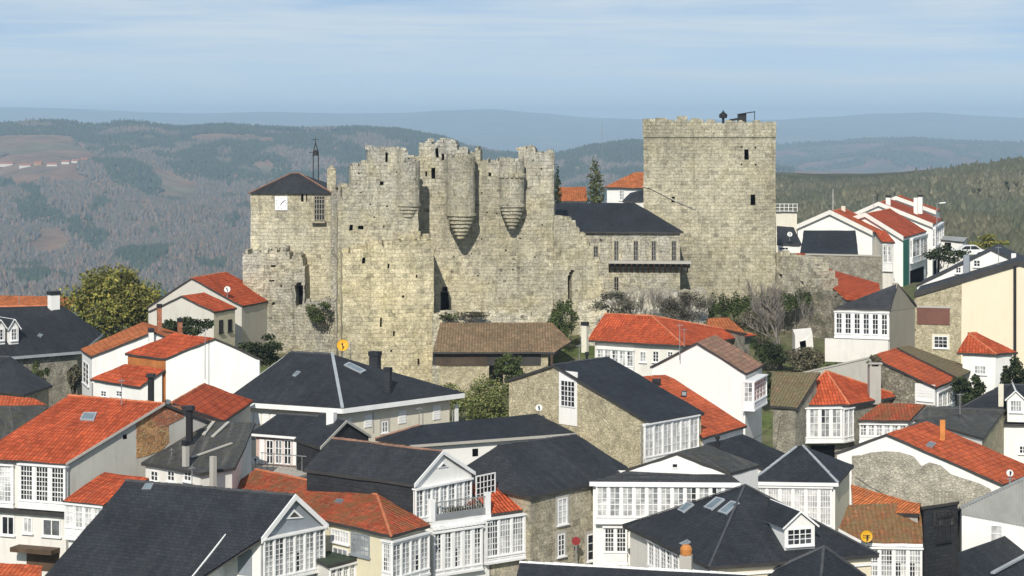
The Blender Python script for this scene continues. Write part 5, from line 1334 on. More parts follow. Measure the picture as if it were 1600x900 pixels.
pw = house('palace_wing', 'castle palace wing with slate roof, tall windows and timber balcony', [[E0, E1, Rr1, Rr0], [E1, V3((E1.x, 203, E1.z)), Rr1]], [E0, E1, V3((E1.x, 203, E1.z)), V3((E0.x, 203, E0.z))], 'castleold', 'slate2', oh=.3, cat='castle wing', base=9., group=GC)
pw.root['kind'] = 'thing'
for x in (931, 963, 993.5, 1021.5, 1053): win(pw, 0, (x - 4, 376 if x > 940 else 384, x + 4, 408), 2, 4, fm='grey2', gm='glassdk', sill=True, surround='clockstone')
win(pw, 0, (959, 432, 967, 466), 2, 4, fm='grey2', gm='void', sill=False)
an, bn, nn = edge(pw, 0)
sl0, sl1 = onw(946, 413, an, bn), onw(1086, 408, an, bn)
mb = MB(); zsl = zd(412, 191); p0 = flat(onw(950, 412, an, bn), zsl); p1 = flat(onw(1080, 412, an, bn), zsl); tb = (p1 - p0).normalized()
mb.box(p0, p1 - p0, nn * 1.2, UP * .22); mb.build('balcony_slab', M['concrete'], pw.root)
mb = MB(); Lb = (p1 - p0).length
for i in range(15):
    q = p0 + tb * (Lb * (i + .3) / 15.); mb.face((q, q + nn * 1.05, q - UP * .75)); mb.bar(q + nn * 1.1 - UP * .06, q - UP * .85, .16, .14)
mb.build('balcony_bracket', M['wood'], pw.root)
mb = MB(); mb.box(p0 - UP * .42 + tb * .2, tb * (Lb - .3), nn * .7, UP * .40); mb.build('balcony_shade', M['trimdark'], pw.root)  # dark box painted in as the shade under the balcony slab
# ---- rampart right of the keep
a8, b8 = atd(1212, 430, 201), atd(1281, 440, 195); U8 = lambda px: ua(a8, b8, px)
rp = thing('rampart_wall', flat((a8 + b8) / 2, 9), 'overgrown rubble rampart running right from the keep', 'castle wall', GC, 'thing')
stonewall('masonry', rp, a8, b8, 2.2, 8., [(0, zd(397, 201)), (U8(1240), zd(404, 198)), (U8(1256), zd(413, 196)), (U8(1268), zd(424, 196)), (U8(1276), zd(436, 195))], [hole(a8, b8, (1217, 428, 1223, 437), .6), hole(a8, b8, (1252, 440, 1257, 448), .6)], ('castleold',), jit=.14, rag=.4, loose=14)
a9, b9 = atd(1196, 470, 190), atd(1300, 470, 184)
r2 = thing('retaining_wall', flat((a9 + b9) / 2, 8), 'lower rubble retaining wall behind the bare tree', 'wall', kind='thing')
stonewall('masonry', r2, a9, b9, 1.5, 7., [(0, zd(459, 189)), (4, zd(457, 186))], [], ('rubbledk',), jit=.16, rag=.5, loose=20)
# rock face below the palace wing
rk = thing('rock_outcrop', flat(atd(1030, 480, 186), 8), 'grey rock face overgrown with bare shrubs below the palace wing', 'rock', kind='thing')
mb = MB(); nx, nz = 34, 12
g_ = {}
for i in range(nx + 1):
    for j in range(nz + 1):
        px = 905 + i * (1106 - 905) / nx; s = j / nz; dd = 180.5 + 7 * s ** 1.2; zz = 8 + (zd(461 + 3 * math.sin(i * .7) + 2 * math.sin(i * 1.9), 187) - 8) * s
        p = atd(px, 400, dd); p.z = zz; p += (noise.noise_vector(p * .5) * .55 + noise.noise_vector(p * 1.6) * .35) * (1 - .75 * s); g_[i, j] = p
for i in range(nx):
    for j in range(nz): mb.face((g_[i, j], g_[i + 1, j], g_[i + 1, j + 1], g_[i, j + 1]))
    mb.face((g_[i, nz], g_[i + 1, nz], g_[i + 1, nz] + V3((0, 4, .3)), g_[i, nz] + V3((0, 4, .3))))
mb.build('rock_face', M['castleold'], rk)
# ================= VEGETATION =================
M['bark'] = m_plain('bark', (.09, .075, .06), .9, .4)
M['barkgrey'] = m_plain('grey_bark', (.2, .18, .155), .9, .4)
M['leaf_autumn'] = m_leaf('leaves_autumn', [(.16, .18, .045), (.25, .23, .05), (.18, .19, .05), (.30, .25, .055), (.12, .14, .045)])
M['leaf_dark'] = m_leaf('leaves_dark', [(.022, .035, .014), (.04, .055, .02), (.03, .045, .018), (.06, .07, .028)])
M['leaf_mid'] = m_leaf('leaves_mid', [(.05, .075, .022), (.08, .11, .03), (.065, .085, .03), (.10, .11, .04)])
M['leaf_hedge'] = m_leaf('leaves_hedge', [(.14, .17, .05), (.19, .22, .07), (.15, .17, .06), (.24, .23, .09)])
M['leaf_ivy'] = m_leaf('leaves_ivy', [(.035, .055, .018), (.06, .085, .025), (.045, .06, .02), (.085, .10, .035)])
M['leaf_grey'] = m_leaf('leaves_grey_scrub', [(.12, .11, .085), (.085, .08, .06), (.15, .14, .11), (.075, .08, .045)])
M['leaf_dry'] = m_leaf('leaves_dry', [(.10, .09, .05), (.14, .12, .075), (.08, .085, .04), (.17, .15, .11)])
M['cypress'] = m_leaf('leaves_cypress', [(.08, .10, .04), (.12, .135, .05), (.10, .11, .045), (.15, .15, .06)])
rs = np.random.RandomState(11)
def leafcloud(name, parent, clumps, n, size, mat, flatness=.6):
    """n small leaf faces spread through clumps [(centre, rx, ry, rz)]"""
    C_ = np.array([tuple(c[0]) for c in clumps]); Rr = np.array([c[1:4] for c in clumps]); wt = Rr.prod(1) ** .66; wt /= wt.sum()
    k = rs.choice(len(clumps), n, p=wt)
    d = rs.normal(size=(n, 3)); d /= np.linalg.norm(d, axis=1)[:, None]; rad = rs.uniform(0, 1, n) ** .45
    p = C_[k] + d * Rr[k] * rad[:, None]
    nv = rs.normal(size=(n, 3)) + d * .8 + np.array([0, 0, .4]); nv /= np.linalg.norm(nv, axis=1)[:, None]
    t = np.cross(nv, rs.normal(size=(n, 3))); t /= np.linalg.norm(t, axis=1)[:, None]; b = np.cross(nv, t)
    s = size * rs.uniform(.55, 1.35, n)[:, None]
    v = np.stack([p - t * s, p + b * s * flatness, p + t * s, p - b * s * flatness], 1).reshape(-1, 3)
    if parent: v = v - np.array(tuple(root_of(parent).location))
    return npmesh(name, v, np.arange(n * 4).reshape(-1, 4), M[mat], parent)
def clumps_in(c, rx, ry, rz, k, f=.42, shell=.75):
    out = []
    for i in range(k):
        d = rs.normal(size=3); d /= np.linalg.norm(d); r = shell * rs.uniform(.25, 1.) ** .5
        s = f * rs.uniform(.6, 1.25)
        out.append((V3((c.x + d[0] * rx * r, c.y + d[1] * ry * r, c.z + d[2] * rz * r)), rx * s, ry * s, rz * s))
    return out
def branchy(mb, p, d, L, r, lev, spread=.55, kids=3, upb=.12):
    segs = 3; q = p; dd = d.normalized()
    for i in range(segs):
        nd = (dd + V3((ru(-1, 1), ru(-1, 1), ru(-.6, 1))) * .16 + UP * upb * .4).normalized(); e = q + nd * L / segs
        mb.tube(q, e, r * (1 - .22 * i), r * (1 - .22 * (i + 1)), 5 if r > .04 else 3, caps=False)
        if lev > 0 and i >= (1 if lev > 2 else 0):
            for k in range(kids if i == segs - 1 else max(1, kids - 1)):
                sd = (nd + V3((ru(-1, 1), ru(-1, 1), ru(-.5, 1.))) * spread * 1.3 + UP * upb).normalized()
                branchy(mb, e, sd, L * ru(.5, .75), r * .55, lev - 1, spread, kids, upb)
        q, dd = e, nd
def tree(name, label, c, rx, ry, rz, n, size, mat, k=26, trunk=.22, group=None, cat='tree', f=.36):
    gz = ground(c.x, c.y) - .3; base = V3((c.x, c.y, gz))
    r = thing(name, base, label, cat, group)
    cl = clumps_in(c, rx, ry, rz, k, f)
    mb = MB(); fork = V3((c.x, c.y, max(gz + .8, c.z - rz * .7)))
    mb.tube(base, fork, trunk, trunk * .75, 8, caps=False)
    for q, *_ in cl:
        m_ = fork.lerp(q, .5) + V3((ru(-.3, .3), ru(-.3, .3), .2)); mb.tube(fork, m_, trunk * .45, trunk * .25, 5, caps=False); mb.tube(m_, q, trunk * .25, trunk * .08, 4, caps=False)
    mb.build('trunk', M['bark'], r, uv=False, merge=False)
    leafcloud('crown', r, cl, n, size, mat)
    return r
tree('autumn_tree', 'big olive and yellow autumn tree between slate dormer house and grey gable', atd(176, 470, 192), 4.9, 3.8, 3.5, 17000, .17, 'leaf_autumn', 60, .25, f=.34)
def conifer(name, label, px, y0, y1, wpx, d, mat='cypress', n=3500):
    top = atd(px, y0, d); gz = ground(top.x, top.y) - .3; r = thing(name, flat(top, gz), label, 'tree'); R_ = wpx * d / F / 2; H_ = top.z - gz
    cl = []
    for i in range(34):
        s = i / 33; z_ = gz + .8 + (H_ - 1.0) * s; rr = R_ * 1.6 * (1 - .55 * s ** 2.6) * (1 if s < .93 else .7); an = i * 2.4
        cl.append((V3((top.x + math.cos(an) * rr * .45, top.y + math.sin(an) * rr * .45, z_)), rr * .6, rr * .6, H_ * .055 + .12))
    leafcloud('crown', r, cl, n, .13, mat)
    mb = MB(); mb.tube(flat(top, gz), flat(top, gz + H_ * .85), .16, .05, 6); mb.build('trunk', M['bark'], r, uv=False)
conifer('cypress_tree', 'rounded green cypress in front of the orange hipped house behind the castle', 930.5, 254, 315, 29, 222, 'cypress', 6000)
conifer('conifer_tree', 'narrow dark conifer beside the right end of the ruined wall', 871, 262, 315, 13, 226, 'leaf_dark', 3000)
GB = 'shrubs around the castle foot'
def shrub(label, px, py, wpx, hpx, d, mat, n=1800, size=.14, depth=1.2, name='shrub', k=14, cat='shrub', group=GB):
    c = atd(px, py, d); rx = wpx * d / F / 2; rz = hpx * d / F / 2; r = thing(name, flat(c, c.z - rz), label, cat, group, 'thing')
    leafcloud('foliage', r, clumps_in(c, rx, depth, rz, int(k * 1.4), .36, .95), n, size, mat)
    mb = MB()
    for i in range(6): mb.tube(flat(c, c.z - rz - .4) + V3((ru(-.3, .3) * rx, ru(-.2, .2), 0)), c + V3((ru(-.6, .6) * rx, ru(-.3, .3), ru(-.2, .5) * rz)), .05, .02, 4, caps=False)
    mb.build('stem', M['bark'], r, uv=False, merge=False)
    return r
shrub('dark evergreen bush behind the white stepped gable, left of the hipped slate roof', 412, 545, 84, 42, 163, 'leaf_dark', 3000, .13)
shrub('dark green bush between the brick chimneys and the grey annex', 292, 512, 78, 36, 166, 'leaf_dark', 2600, .13)
shrub('ivy draped down the wall between mossy cottage and red hipped roof', 884, 500, 50, 66, 179.3, 'leaf_mid', 3000, .12, .7, 'ivy', 16, 'ivy')
shrub('green ivy patch on the ledge right of the bastion doorway', 503, 486, 52, 34, 186.9, 'leaf_mid', 2200, .09, .5, 'ivy', 12, 'ivy')
shrub('leafy bush in front of the doorway of the mossy stone cottage', 797, 576, 52, 44, 168.5, 'leaf_mid', 2400, .12)
shrub('broad grassy hedge on the bank right of the hipped slate house', 748, 628, 112, 76, 160, 'leaf_hedge', 9000, .1, 2.2, 'hedge', 26, 'hedge')
r = thing('ivy', atd(1185, 500, 187), 'long band of ivy and hedge along the foot of the keep and rampart', 'ivy', GB, 'thing')
cl = []
for i in range(40):
    s_ = i / 39; px = 1106 + 158 * s_; hpx = (16 + 7 * math.sin(i * 1.3)) * (1 - .45 * s_); py = 480 - 14 * s_ + 4 * math.sin(i * 2.1)
    cl.append((atd(px, py, 187.6 - 2.6 * s_), .38, .3, hpx * 187 / F))
    cl.append((atd(px + 2, py + hpx * .55, 187.2 - 2.6 * s_), .34, .25, hpx * .6 * 187 / F))
leafcloud('foliage', r, cl, 9000, .1, 'leaf_ivy')
mb = MB()
for i in range(8): q = atd(1110 + i * 19, 500 - i, 187.3 - i * .32); mb.tube(q - UP * .8, q + UP * 1.3, .05, .02, 4, caps=False)
mb.build('stem', M['bark'], r, uv=False, merge=False)
shrub('pale scrub on the slope left of the bare tree trunk', 1190, 500, 56, 62, 181, 'leaf_dry', 2600, .1)
shrub('low dark green shrub at the foot of the bare tree', 1205, 553, 58, 30, 172, 'leaf_dark', 2200, .12)
shrub('tangled grey-green scrub right of the bare tree', 1262, 570, 66, 50, 171, 'leaf_dry', 2800, .11)
shrub('dark bush beside the red lean-to tiles, left of the brown mossy slope', 1192, 600, 38, 40, 160, 'leaf_dark', 1400, .12)
shrub('low dry scrub in front of the white tarpaulin shelter', 1254, 552, 46, 20, 171.3, 'leaf_dry', 1300, .09, .4)
shrub('dark evergreen bush below the small red hipped house', 1512, 604, 46, 50, 153, 'leaf_dark', 2200, .13)
shrub('dark evergreen bush at the right edge below the cream gable', 1588, 590, 50, 62, 150, 'leaf_dark', 2600, .13)
shrub('green creeper hanging at the left of the low slate house', 60, 585, 30, 34, 158, 'leaf_mid', 1400, .1)
shrub('dry brown creeper on the stone wall under the dormered slate house', 116, 592, 26, 44, 163, 'leaf_dry', 1500, .1)
shrub('weedy tuft growing on the terrace wall above the mossy cottage', 735, 491, 60, 8, 178.2, 'leaf_dry', 900, .08, .4)
shrub('grass tuft growing along the terrace wall near the dark doorway', 702, 494, 34, 9, 178.1, 'leaf_mid', 600, .08, .4)
shrub('bush of dead leaves growing over the chimney of the red gallery house', 1366, 564, 22, 18, CH.y, 'leaf_dry', 700, .08, .35, 'chimney_weeds', 8, 'weeds', None)
shrub('yellowish roadside bush beyond the terraced houses', 1545, 378, 60, 22, 258, 'leaf_autumn', 1400, .16)
shrub('dark roadside bush behind the white upper house', 1478, 400, 70, 26, 246, 'leaf_dark', 1500, .16)
shrub('grey bramble scrub on the rock left of the bare bushes, below the palace balcony', 962, 474, 74, 34, 182.3, 'leaf_grey', 2600, .08, .6)
shrub('grey bramble scrub on the rock between palace balcony and keep foot', 1070, 476, 84, 46, 182.6, 'leaf_grey', 3400, .08, .7)
shrub('green weeds at the foot of the retaining wall behind the red hipped house', 1140, 506, 90, 20, 183, 'leaf_dry', 2400, .08, .5)
# flowers on the balcony
Q0, Qm, nb, tt = BALC
r = thing('flower_bed', Q0.lerp(Qm, .5), 'row of grey-green potted flowers along the balcony railing', 'flowers', None, 'thing')
leafcloud('foliage', r, [(Q0.lerp(Qm, .1 + i * .075) + nb * .5 + UP * ru(.15, .35), .3, .2, .3) for i in range(11)], 1500, .06, 'leaf_dry')
leafcloud('blossom', r, [(Q0.lerp(Qm, .72 + i * .05) + nb * .45 + UP * ru(.5, .7), .16, .15, .16) for i in range(3)], 160, .05, 'brick')
# bare trees
def bare(label, px, py, d, H_, r0, lev, lean, name='bare_tree', kids=3, spread=.6, mat='barkgrey', cat='tree'):
    p = atd(px, py, d); r = thing(name, p - UP * .4, label, cat)
    mb = MB(); branchy(mb, p - UP * .4, V3(lean), H_, r0, lev, spread, kids)
    mb.build('trunk', M[mat], r, uv=False, merge=False)
random.seed(21)
bare('leafless grey tree with spreading branches in front of the rubble wall', 1222, 580, 173, 3.3, .22, 4, (-.05, 0, 1))
bare('smaller leafless tree right of the first bare tree', 1252, 530, 177, 1.9, .08, 3, (.2, 0, 1))
for i, (px, py, lb) in enumerate(((975, 478, 'leafless bush on the rock face below the left end of the palace balcony'), (1018, 474, 'leafless bush on the rock face below the middle of the palace balcony'), (1052, 478, 'dense leafless bush on the rock below the right end of the palace balcony'), (1085, 478, 'leafless bush at the lower left corner of the keep'))):
    p = atd(px, py + 6, 183.5); r = thing('bare_bush', p - UP * .4, lb, 'shrub', GB); mb = MB()
    for k in range(15): branchy(mb, p + V3((ru(-1., 1.), ru(-.4, .4), -.4)), V3((ru(-.9, .9), ru(-.6, .1), 1)), ru(.7, 1.25), .035, 2, .8, 3)
    mb.build('stem', M['barkgrey'], r, uv=False, merge=False)
# ================= SMALL THINGS =================
def dish(label, px, py, rpx, d, mat, dirv=(0, -1, .35), name='satellite_dish', mount=None):
    c = atd(px, py, d); R_ = rpx * d / F; ax = V3(dirv).normalized(); r = thing(name, c - UP * (R_ + .35), label, 'satellite dish')
    mb = MB(); prof = [(R_ * s, R_ * .22 * s * s) for s in (0.001, .25, .5, .75, 1.)]
    mb.lathe(c - ax * .05, prof, 24, ax=ax); mb.lathe(c - ax * .08, [(R_ * s, R_ * .22 * s * s) for s in (1., .75, .5, .25, .001)], 24, ax=ax)
    mb.lathe(c - ax * .065, [(R_ * .985, R_ * .22 - .02), (R_ * 1.01, R_ * .22), (R_ * .985, R_ * .22 + .025)], 24, ax=ax); mb.build('reflector', M[mat], r, smooth=True)
    m2 = MB(); f_ = c + ax * R_ * .85 + UP * R_ * -.05
    m2.bar(c - UP * R_ * .95 + ax * R_ * .2, f_, .03); m2.cbox(f_ - UP * .06, .1, .1, .14); m2.build('feed_arm', M['iron'], r)
    m3 = MB(); m3.tube(c - ax * .12, c - ax * .12 - UP * (R_ + .4), .035, .035, 6); m3.build('mount', M['steel'], r)
    return r
dish('yellow satellite dish on the ridge of the hipped slate house', 535.5, 539.5, 9.2, 136.5, 'yellowdish')
ydd = dish('yellow satellite dish standing on the brown mossy roof', 1354, 838, 9.2, 106.4, 'yellowdish', (0, -1, .2))
mb = MB()
for i in range(5): c = atd(1349 + i * 2.3, 836, 106.2); mb.box(c, V3((.05, 0, 0)), V3((0, .02, 0)), UP * -.07)
mb.build('marking', M['trimdark'], ydd)
dish('white satellite dish on the roof terrace with shuttered doors', 399.5, 719, 6.5, 122.2, 'whitedish')
dish('small pale dish on the eave of the stone gabled red roof', 1578, 739, 5.5, 124.5, 'whitedish')
dish('grey lattice dish above the yellow dish on the mossy roof', 1352, 816, 7, 109.2, 'steel')
dish('small pale dish on the roof of the grey gabled house', 355, 452, 5, 183, 'whitedish')
dish('small white dish on the left gable wall of the tan rubble house', 842, 637, 5.5, 131.2, 'whitedish')
dish('small white dish at the edge of the beige tower house roof', 1234, 366, 4, 227, 'whitedish')
def antenna(label, px, y0, y1, d, n=5, wpx=14, name='tv_antenna', m='steel'):
    p = atd(px, y1, d); q = atd(px, y0, d); r = thing(name, p, label, 'antenna')
    mb = MB(); mb.tube(p - UP * .3, q, .03, .022, 6); mb.build('mast', M[m], r)
    if n:
        m2 = MB(); w = wpx * d / F; zz = q.z - .12; m2.bar(V3((q.x - w / 2, q.y, zz)), V3((q.x + w / 2, q.y - .15, zz + .06)), .025)
        for i in range(n): s = i / (n - 1) - .5; m2.bar(V3((q.x + w * s, q.y - .25, zz)), V3((q.x + w * s, q.y + .25, zz)), .018)
        m2.bar(V3((q.x, q.y - .3, zz - .35)), V3((q.x, q.y + .3, zz - .35)), .02); m2.build('aerial', M[m], r)
antenna('thin mast standing against the big blank white gable', 320.5, 512, 586, 141.8, 4, 8)
antenna('tv antenna above the left ridge of the white blind gable house', 1062, 506, 556, 140.6, 5, 10)
antenna('tv antenna at the hip of the red hipped house', 1069, 513, 536, 163, 4, 8)
antenna('white mast rising from the leftmost terraced house', 1301.5, 296, 328, 240, 0, 6, 'mast', 'paint')
antenna('tv antenna on the ridge of the terrace house with the green corner', 1365, 304, 320, 247, 4, 8)
antenna('tall pale flagpole behind the palace wing', 941, 190, 320, 232, 0, 6, 'flagpole', 'steel')
antenna('tv antenna on the roof of the house with rough stone gable', 1579, 745, 778, 121, 4, 12)
antenna('tv antenna above the low roofs behind the weathered slate roof', 268, 700, 735, 113, 3, 6)
antenna('tv antenna above the wide roof of the hipped slate house', 548, 535, 560, 138, 4, 9)
for lb, px, y0, y1, d in (('tv antenna on the left end of the long slate roof', 655, 636, 664, 127), ('tv antenna on the ridge of the big slate roof at lower left', 300, 728, 756, 105.5), ('tv antenna on the big red roof at the left edge', 190, 592, 624, 116), ('tv antenna behind the stone and slate roof house', 905, 538, 566, 134), ('tv antenna over the slate roof with tan stone gable', 1500, 614, 640, 142), ('tv antenna on the small red mossy roof', 1400, 612, 634, 153), ('tv antenna at the peak of the cream gable', 1560, 385, 412, 178), ('tv antenna on the dormered slate house', 30, 458, 480, 172)): antenna(lb, px, y0, y1, d, 5, 9)
GW = 'cables strung between the houses'
def cable(lb, p, q, sag=.5):
    p, q = atd(*p), atd(*q); r = thing('power_cable', p, lb, 'cable', GW); mb = MB(); pts = [p.lerp(q, i / 14) - UP * (sag * 4 * (i / 14) * (1 - i / 14)) for i in range(15)]
    for a_, b_ in zip(pts, pts[1:]): mb.tube(a_, b_, .018, .018, 4, caps=False)
    mb.build('wire', M['iron'], r, uv=False)
cable('thin black cable from the ashlar stone house to the white gable with the square window', (938, 770, 114.5), (1058, 735, 118), .3)
cable('thin black cable crossing in front of the rough stone gable', (1336, 745, 121), (1500, 795, 108), .6)
cable('thin black cable over the rough stone gable towards the corrugated house', (1560, 750, 122), (1700, 800, 108), .4)
cable('thin cable along the foot of the red wall below the bare tree', (1165, 690, 134), (1228, 640, 149), .4)
# traffic sign
c = atd(900, 845, 110.6); r = thing('traffic_sign', V3((c.x, c.y, 4.4)), 'round red traffic sign on a pole in front of the ashlar house', 'traffic sign')
mb = MB(); mb.tube(V3((c.x, c.y, 4.4)), V3((c.x, c.y, c.z + .3)), .04, .04, 8); mb.build('post', M['steel'], r)
mb = MB(); mb.lathe(c + V3((0, -.05, 0)), [(0, .02), (.22, .02), (.23, .0), (.22, -.02), (0, -.02)], 24, ax=(0, -1, 0)); pl_ = mb.build('plate', M['shutter'], r)
M['signred'] = m_plain('sign_red', (.26, .035, .035), .4, .1); pl_.data.materials[0] = M['signred']
# street lamp by the terraced houses
p = atd(1464, 345, 250); r = thing('street_lamp', V3((p.x, p.y, 10)), 'street lamp with horizontal arm beyond the terraced houses', 'street lamp')
zl = zd(318, 250); mb = MB(); mb.tube(V3((p.x, p.y, 10)), V3((p.x, p.y, zl)), .07, .05, 8); mb.bar(V3((p.x, p.y, zl)), V3((p.x + .5, p.y, zl + .08)), .05); mb.build('pole', M['steel'], r)
mb = MB(); mb.box(V3((p.x + .3, p.y - .15, zl)), V3((.75, 0, .06)), V3((0, .3, 0)), UP * .12); mb.build('lamp_head', M['paint'], r)
# parked car on the ridge road
p = atd(1512, 401, 256); gz = p.z
r = thing('parked_car', V3((p.x, p.y, gz)), 'white car parked on the road beyond the terraced houses', 'car')
mb = MB(); hw = 2.0
prof = [(-2., .3), (-2., .75), (-1.85, .85), (-1.1, .92), (-.55, 1.42), (.9, 1.45), (1.6, .95), (2.0, .88), (2.02, .35)]
for s, o in ((0, -.82), (1, .82)): mb.face([p + V3((x, o, zz)) for x, zz in (prof if o < 0 else prof[::-1])])
for (x0, z0), (x1, z1) in zip(prof, prof[1:] + prof[:1]): mb.face([p + V3((x0, -.82, z0)), p + V3((x0, .82, z0)), p + V3((x1, .82, z1)), p + V3((x1, -.82, z1))])
mb.build('body', M['paint'], r)
mb = MB()
for q in ([(-1.0, .95), (-.5, 1.36), (.15, 1.38), (.15, .95)], [(.22, .95), (.22, 1.38), (.85, 1.38), (1.4, .96)]): mb.face([p + V3((x, -.83, z_)) for x, z_ in q])
mb.build('side_window', M['glassdk'], r)
for x in (-1.25, 1.3):
    for o in (-.85, .7): mb = MB(); mb.lathe(p + V3((x, o, .32)), [(0, 0), (.31, 0), (.33, .04), (.33, .14), (0, .15)], 16, ax=(0, 1, 0)); mb.build('wheel', M['iron'], r)
# white garden shelter by the bare tree
p = atd(1256, 545, 172.5); r = thing('garden_shelter', p, 'white tarpaulin shelter with dark opening on the slope right of the bare tree', 'shelter')
mb = MB(); w = .72; zt = zd(519, 172.5) - p.z
for q in ([(-w, 0, -.3), (-w * .35, 0, -.3), (-w * .35, 0, zt * .5), (-w, 0, zt * .8)], [(w * .35, 0, -.3), (w, 0, -.3), (w, 0, zt * .9), (w * .35, 0, zt * .5)], [(-w * .35, 0, zt * .5), (w * .35, 0, zt * .5), (w, 0, zt * .9), (-w, 0, zt * .8)], [(-w, 0, zt * .8), (w, 0, zt * .9), (w, 1.5, zt * 1.1), (-w, 1.5, zt)], [(w, 0, -.3), (w, 1.5, -.3), (w, 1.5, zt * 1.1), (w, 0, zt * .9)], [(-w, 1.5, -.3), (-w, 0, -.3), (-w, 0, zt * .8), (-w, 1.5, zt)]): mb.face([p + V3(v) for v in q])
mb.build('cover', M['white2'], r, jit=.22, jf=1.6)
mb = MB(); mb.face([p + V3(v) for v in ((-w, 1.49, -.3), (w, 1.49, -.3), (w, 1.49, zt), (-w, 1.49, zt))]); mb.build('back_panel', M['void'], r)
# ================= LAND =================
def m_land(name, cols, scale, fine=.05, bumpd=0, bs=.02):
    t = NT(name); o = t.obj()
    f = t.noise(t.warp(o, scale * 2, .3 / scale), scale, 6, .62)
    n_ = len(cols); col = t.ramp(f, [(.3 + .4 * i / (n_ - 1), c) for i, c in enumerate(cols)])
    k = t.ramp(t.noise(o, fine, 5, .75), [(.3, .55), (.7, 1.4)])
    col = t.mix(1., col, k, 'MULTIPLY')
    if bumpd: t.bump(t.noise(o, bs, 6, .75), bumpd, 1.)
    return t.done(col, .95, .05)
M['soil'] = m_land('town_ground', [(.07, .10, .03), (.10, .125, .045), (.15, .14, .085), (.085, .115, .04)], .12, 1.2, .1, 1.5)
M['asphalt'] = m_plain('asphalt', (.055, .055, .057), .9, .25)
def grid(name, fn, nu, nv, mat, kind='structure'):
    v = np.zeros((nu + 1, nv + 1, 3), np.float32)
    for i in range(nu + 1):
        for j in range(nv + 1): v[i, j] = fn(i / nu, j / nv)
    idx = np.arange((nu + 1) * (nv + 1)).reshape(nu + 1, nv + 1)
    f = np.stack([idx[:-1, :-1], idx[1:, :-1], idx[1:, 1:], idx[:-1, 1:]], -1).reshape(-1, 4)
    o = npmesh(name, v.reshape(-1, 3), f, M[mat]); o['kind'] = kind
    for p in o.data.polygons: p.use_smooth = True
    return o
def gfn(u, v):
    y = -30 + 390 * (v / .6) if v < .6 else 360 * (60000 / 360.) ** ((v - .6) / .4)
    x = (u - .5) * 2 * (150 + max(0, y) * .62)
    return (x, y, ground(x, y) + (noise.noise(V3((x, y, 0)) * .06) * .5 if y < 400 else 0))
gm_ = grid('ground', gfn, 120, 150, 'soil')
gm_['label'] = 'sloping town ground under the houses'
mb = MB(); 
sts = [(-3, 92), (2, 101), (6, 106.5), (12, 112), (20, 116), (34, 118)]
for (x0, y0), (x1, y1) in zip(sts, sts[1:]):
    w = 1.6; a_ = V3((x0, y0, 4.42)); b_ = V3((x1, y1, 4.62)); a_.z = ground(0, y0) + .45; b_.z = ground(0, y1) + .45
    n_ = vn(a_, b_) * w; mb.face((a_ + n_, b_ + n_, b_ - n_, a_ - n_))
st = mb.build('street', M['asphalt']); st['kind'] = 'structure'
# hills: skyline given in picture heights, turned into heights at the ridge's own distance
def interp(tab, x):
    if x <= tab[0][0]: return tab[0][1]
    for (a, p), (b, q) in zip(tab, tab[1:]):
        if x <= b:
            s = (x - a) / (b - a); s = s * s * (3 - 2 * s) * .6 + s * .4; return p + (q - p) * s
    return tab[-1][1]
class Ridge:
    def __init__(s, sky, d0, z0, d1, d2, amp, fs, px0=-700, px1=2300, pw=1.15, lump=.0):
        s.sky, s.d0, s.z0, s.d1, s.d2, s.amp, s.fs, s.px0, s.px1, s.pw, s.lump = sky, d0, z0, d1, d2, amp, fs, px0, px1, pw, lump
    def pt(s, u, t):
        px = s.px0 + (s.px1 - s.px0) * u
        zr = ZC - (interp(s.sky, px) - YH) * s.d1 / F
        if t <= 1: d = s.d0 + (s.d1 - s.d0) * t; z = s.z0 + (zr - s.z0) * t ** s.pw; env = math.sin(math.pi * min(1, t * .93)) + .06
        else: k = t - 1; d = s.d1 + (s.d2 - s.d1) * k; z = zr - (zr - s.z0) * k ** 1.4; env = .3 * k
        x = (px - 800) / F * d; q = V3((x * s.fs, d * s.fs, 1.7))
        z += s.amp * env * (noise.noise(q) + .5 * noise.noise(q * 2.1) + .25 * noise.noise(q * 4.3) - .25 * abs(noise.noise(q * 1.3)))
        return V3((x, d, z))
    def build(s, name, mat, nu=220, nv=60, label=None):
        o = grid(name, lambda u, v: tuple(s.pt(u, v * 1.5)), nu, nv, mat)
        if label: o['label'] = label
        return o
M['hill_left'] = m_land('hill_left', [(.10, .10, .055), (.17, .115, .075), (.21, .125, .08), (.13, .12, .07), (.24, .17, .11)], .0035, .02, 6, .01)
M['hill_right'] = m_land('hill_right', [(.04, .055, .02), (.06, .06, .03), (.09, .085, .045), (.05, .06, .025)], .008, .05, 4, .02)
M['hill_mid'] = m_land('hill_mid', [(.04, .065, .03), (.11, .07, .055), (.16, .085, .06), (.05, .07, .04), (.2, .15, .1)], .0022, .01, 15, .004)
M['hill_far'] = m_land('hill_far', [(.04, .07, .035), (.13, .12, .08), (.06, .07, .04), (.26, .22, .16)], .0013, .004, 30, .002)
R1 = Ridge([(-700, 205), (0, 196), (60, 194), (110, 196), (150, 201), (200, 195), (270, 201), (350, 197), (420, 201), (480, 203), (560, 201), (620, 204), (680, 214), (740, 233), (780, 241), (850, 245), (880, 241), (930, 229), (985, 222), (1010, 223), (1100, 245), (1250, 267), (1400, 275), (2300, 285)], 1700, -190, 4400, 6000, 34, .0027)
R1.build('left_hill', 'hill_left', label='wooded hill with bare woods and fields behind the castle')
R2 = Ridge([(-700, 262), (700, 252), (900, 238), (1100, 228), (1215, 228), (1290, 225), (1350, 220), (1420, 218), (1500, 223), (1600, 226), (2300, 242)], 4800, -190, 7600, 9600, 55, .0012)
R2.build('mid_hill', 'hill_mid', 200, 44, label='brown and blue mid-distance hill right of the keep')
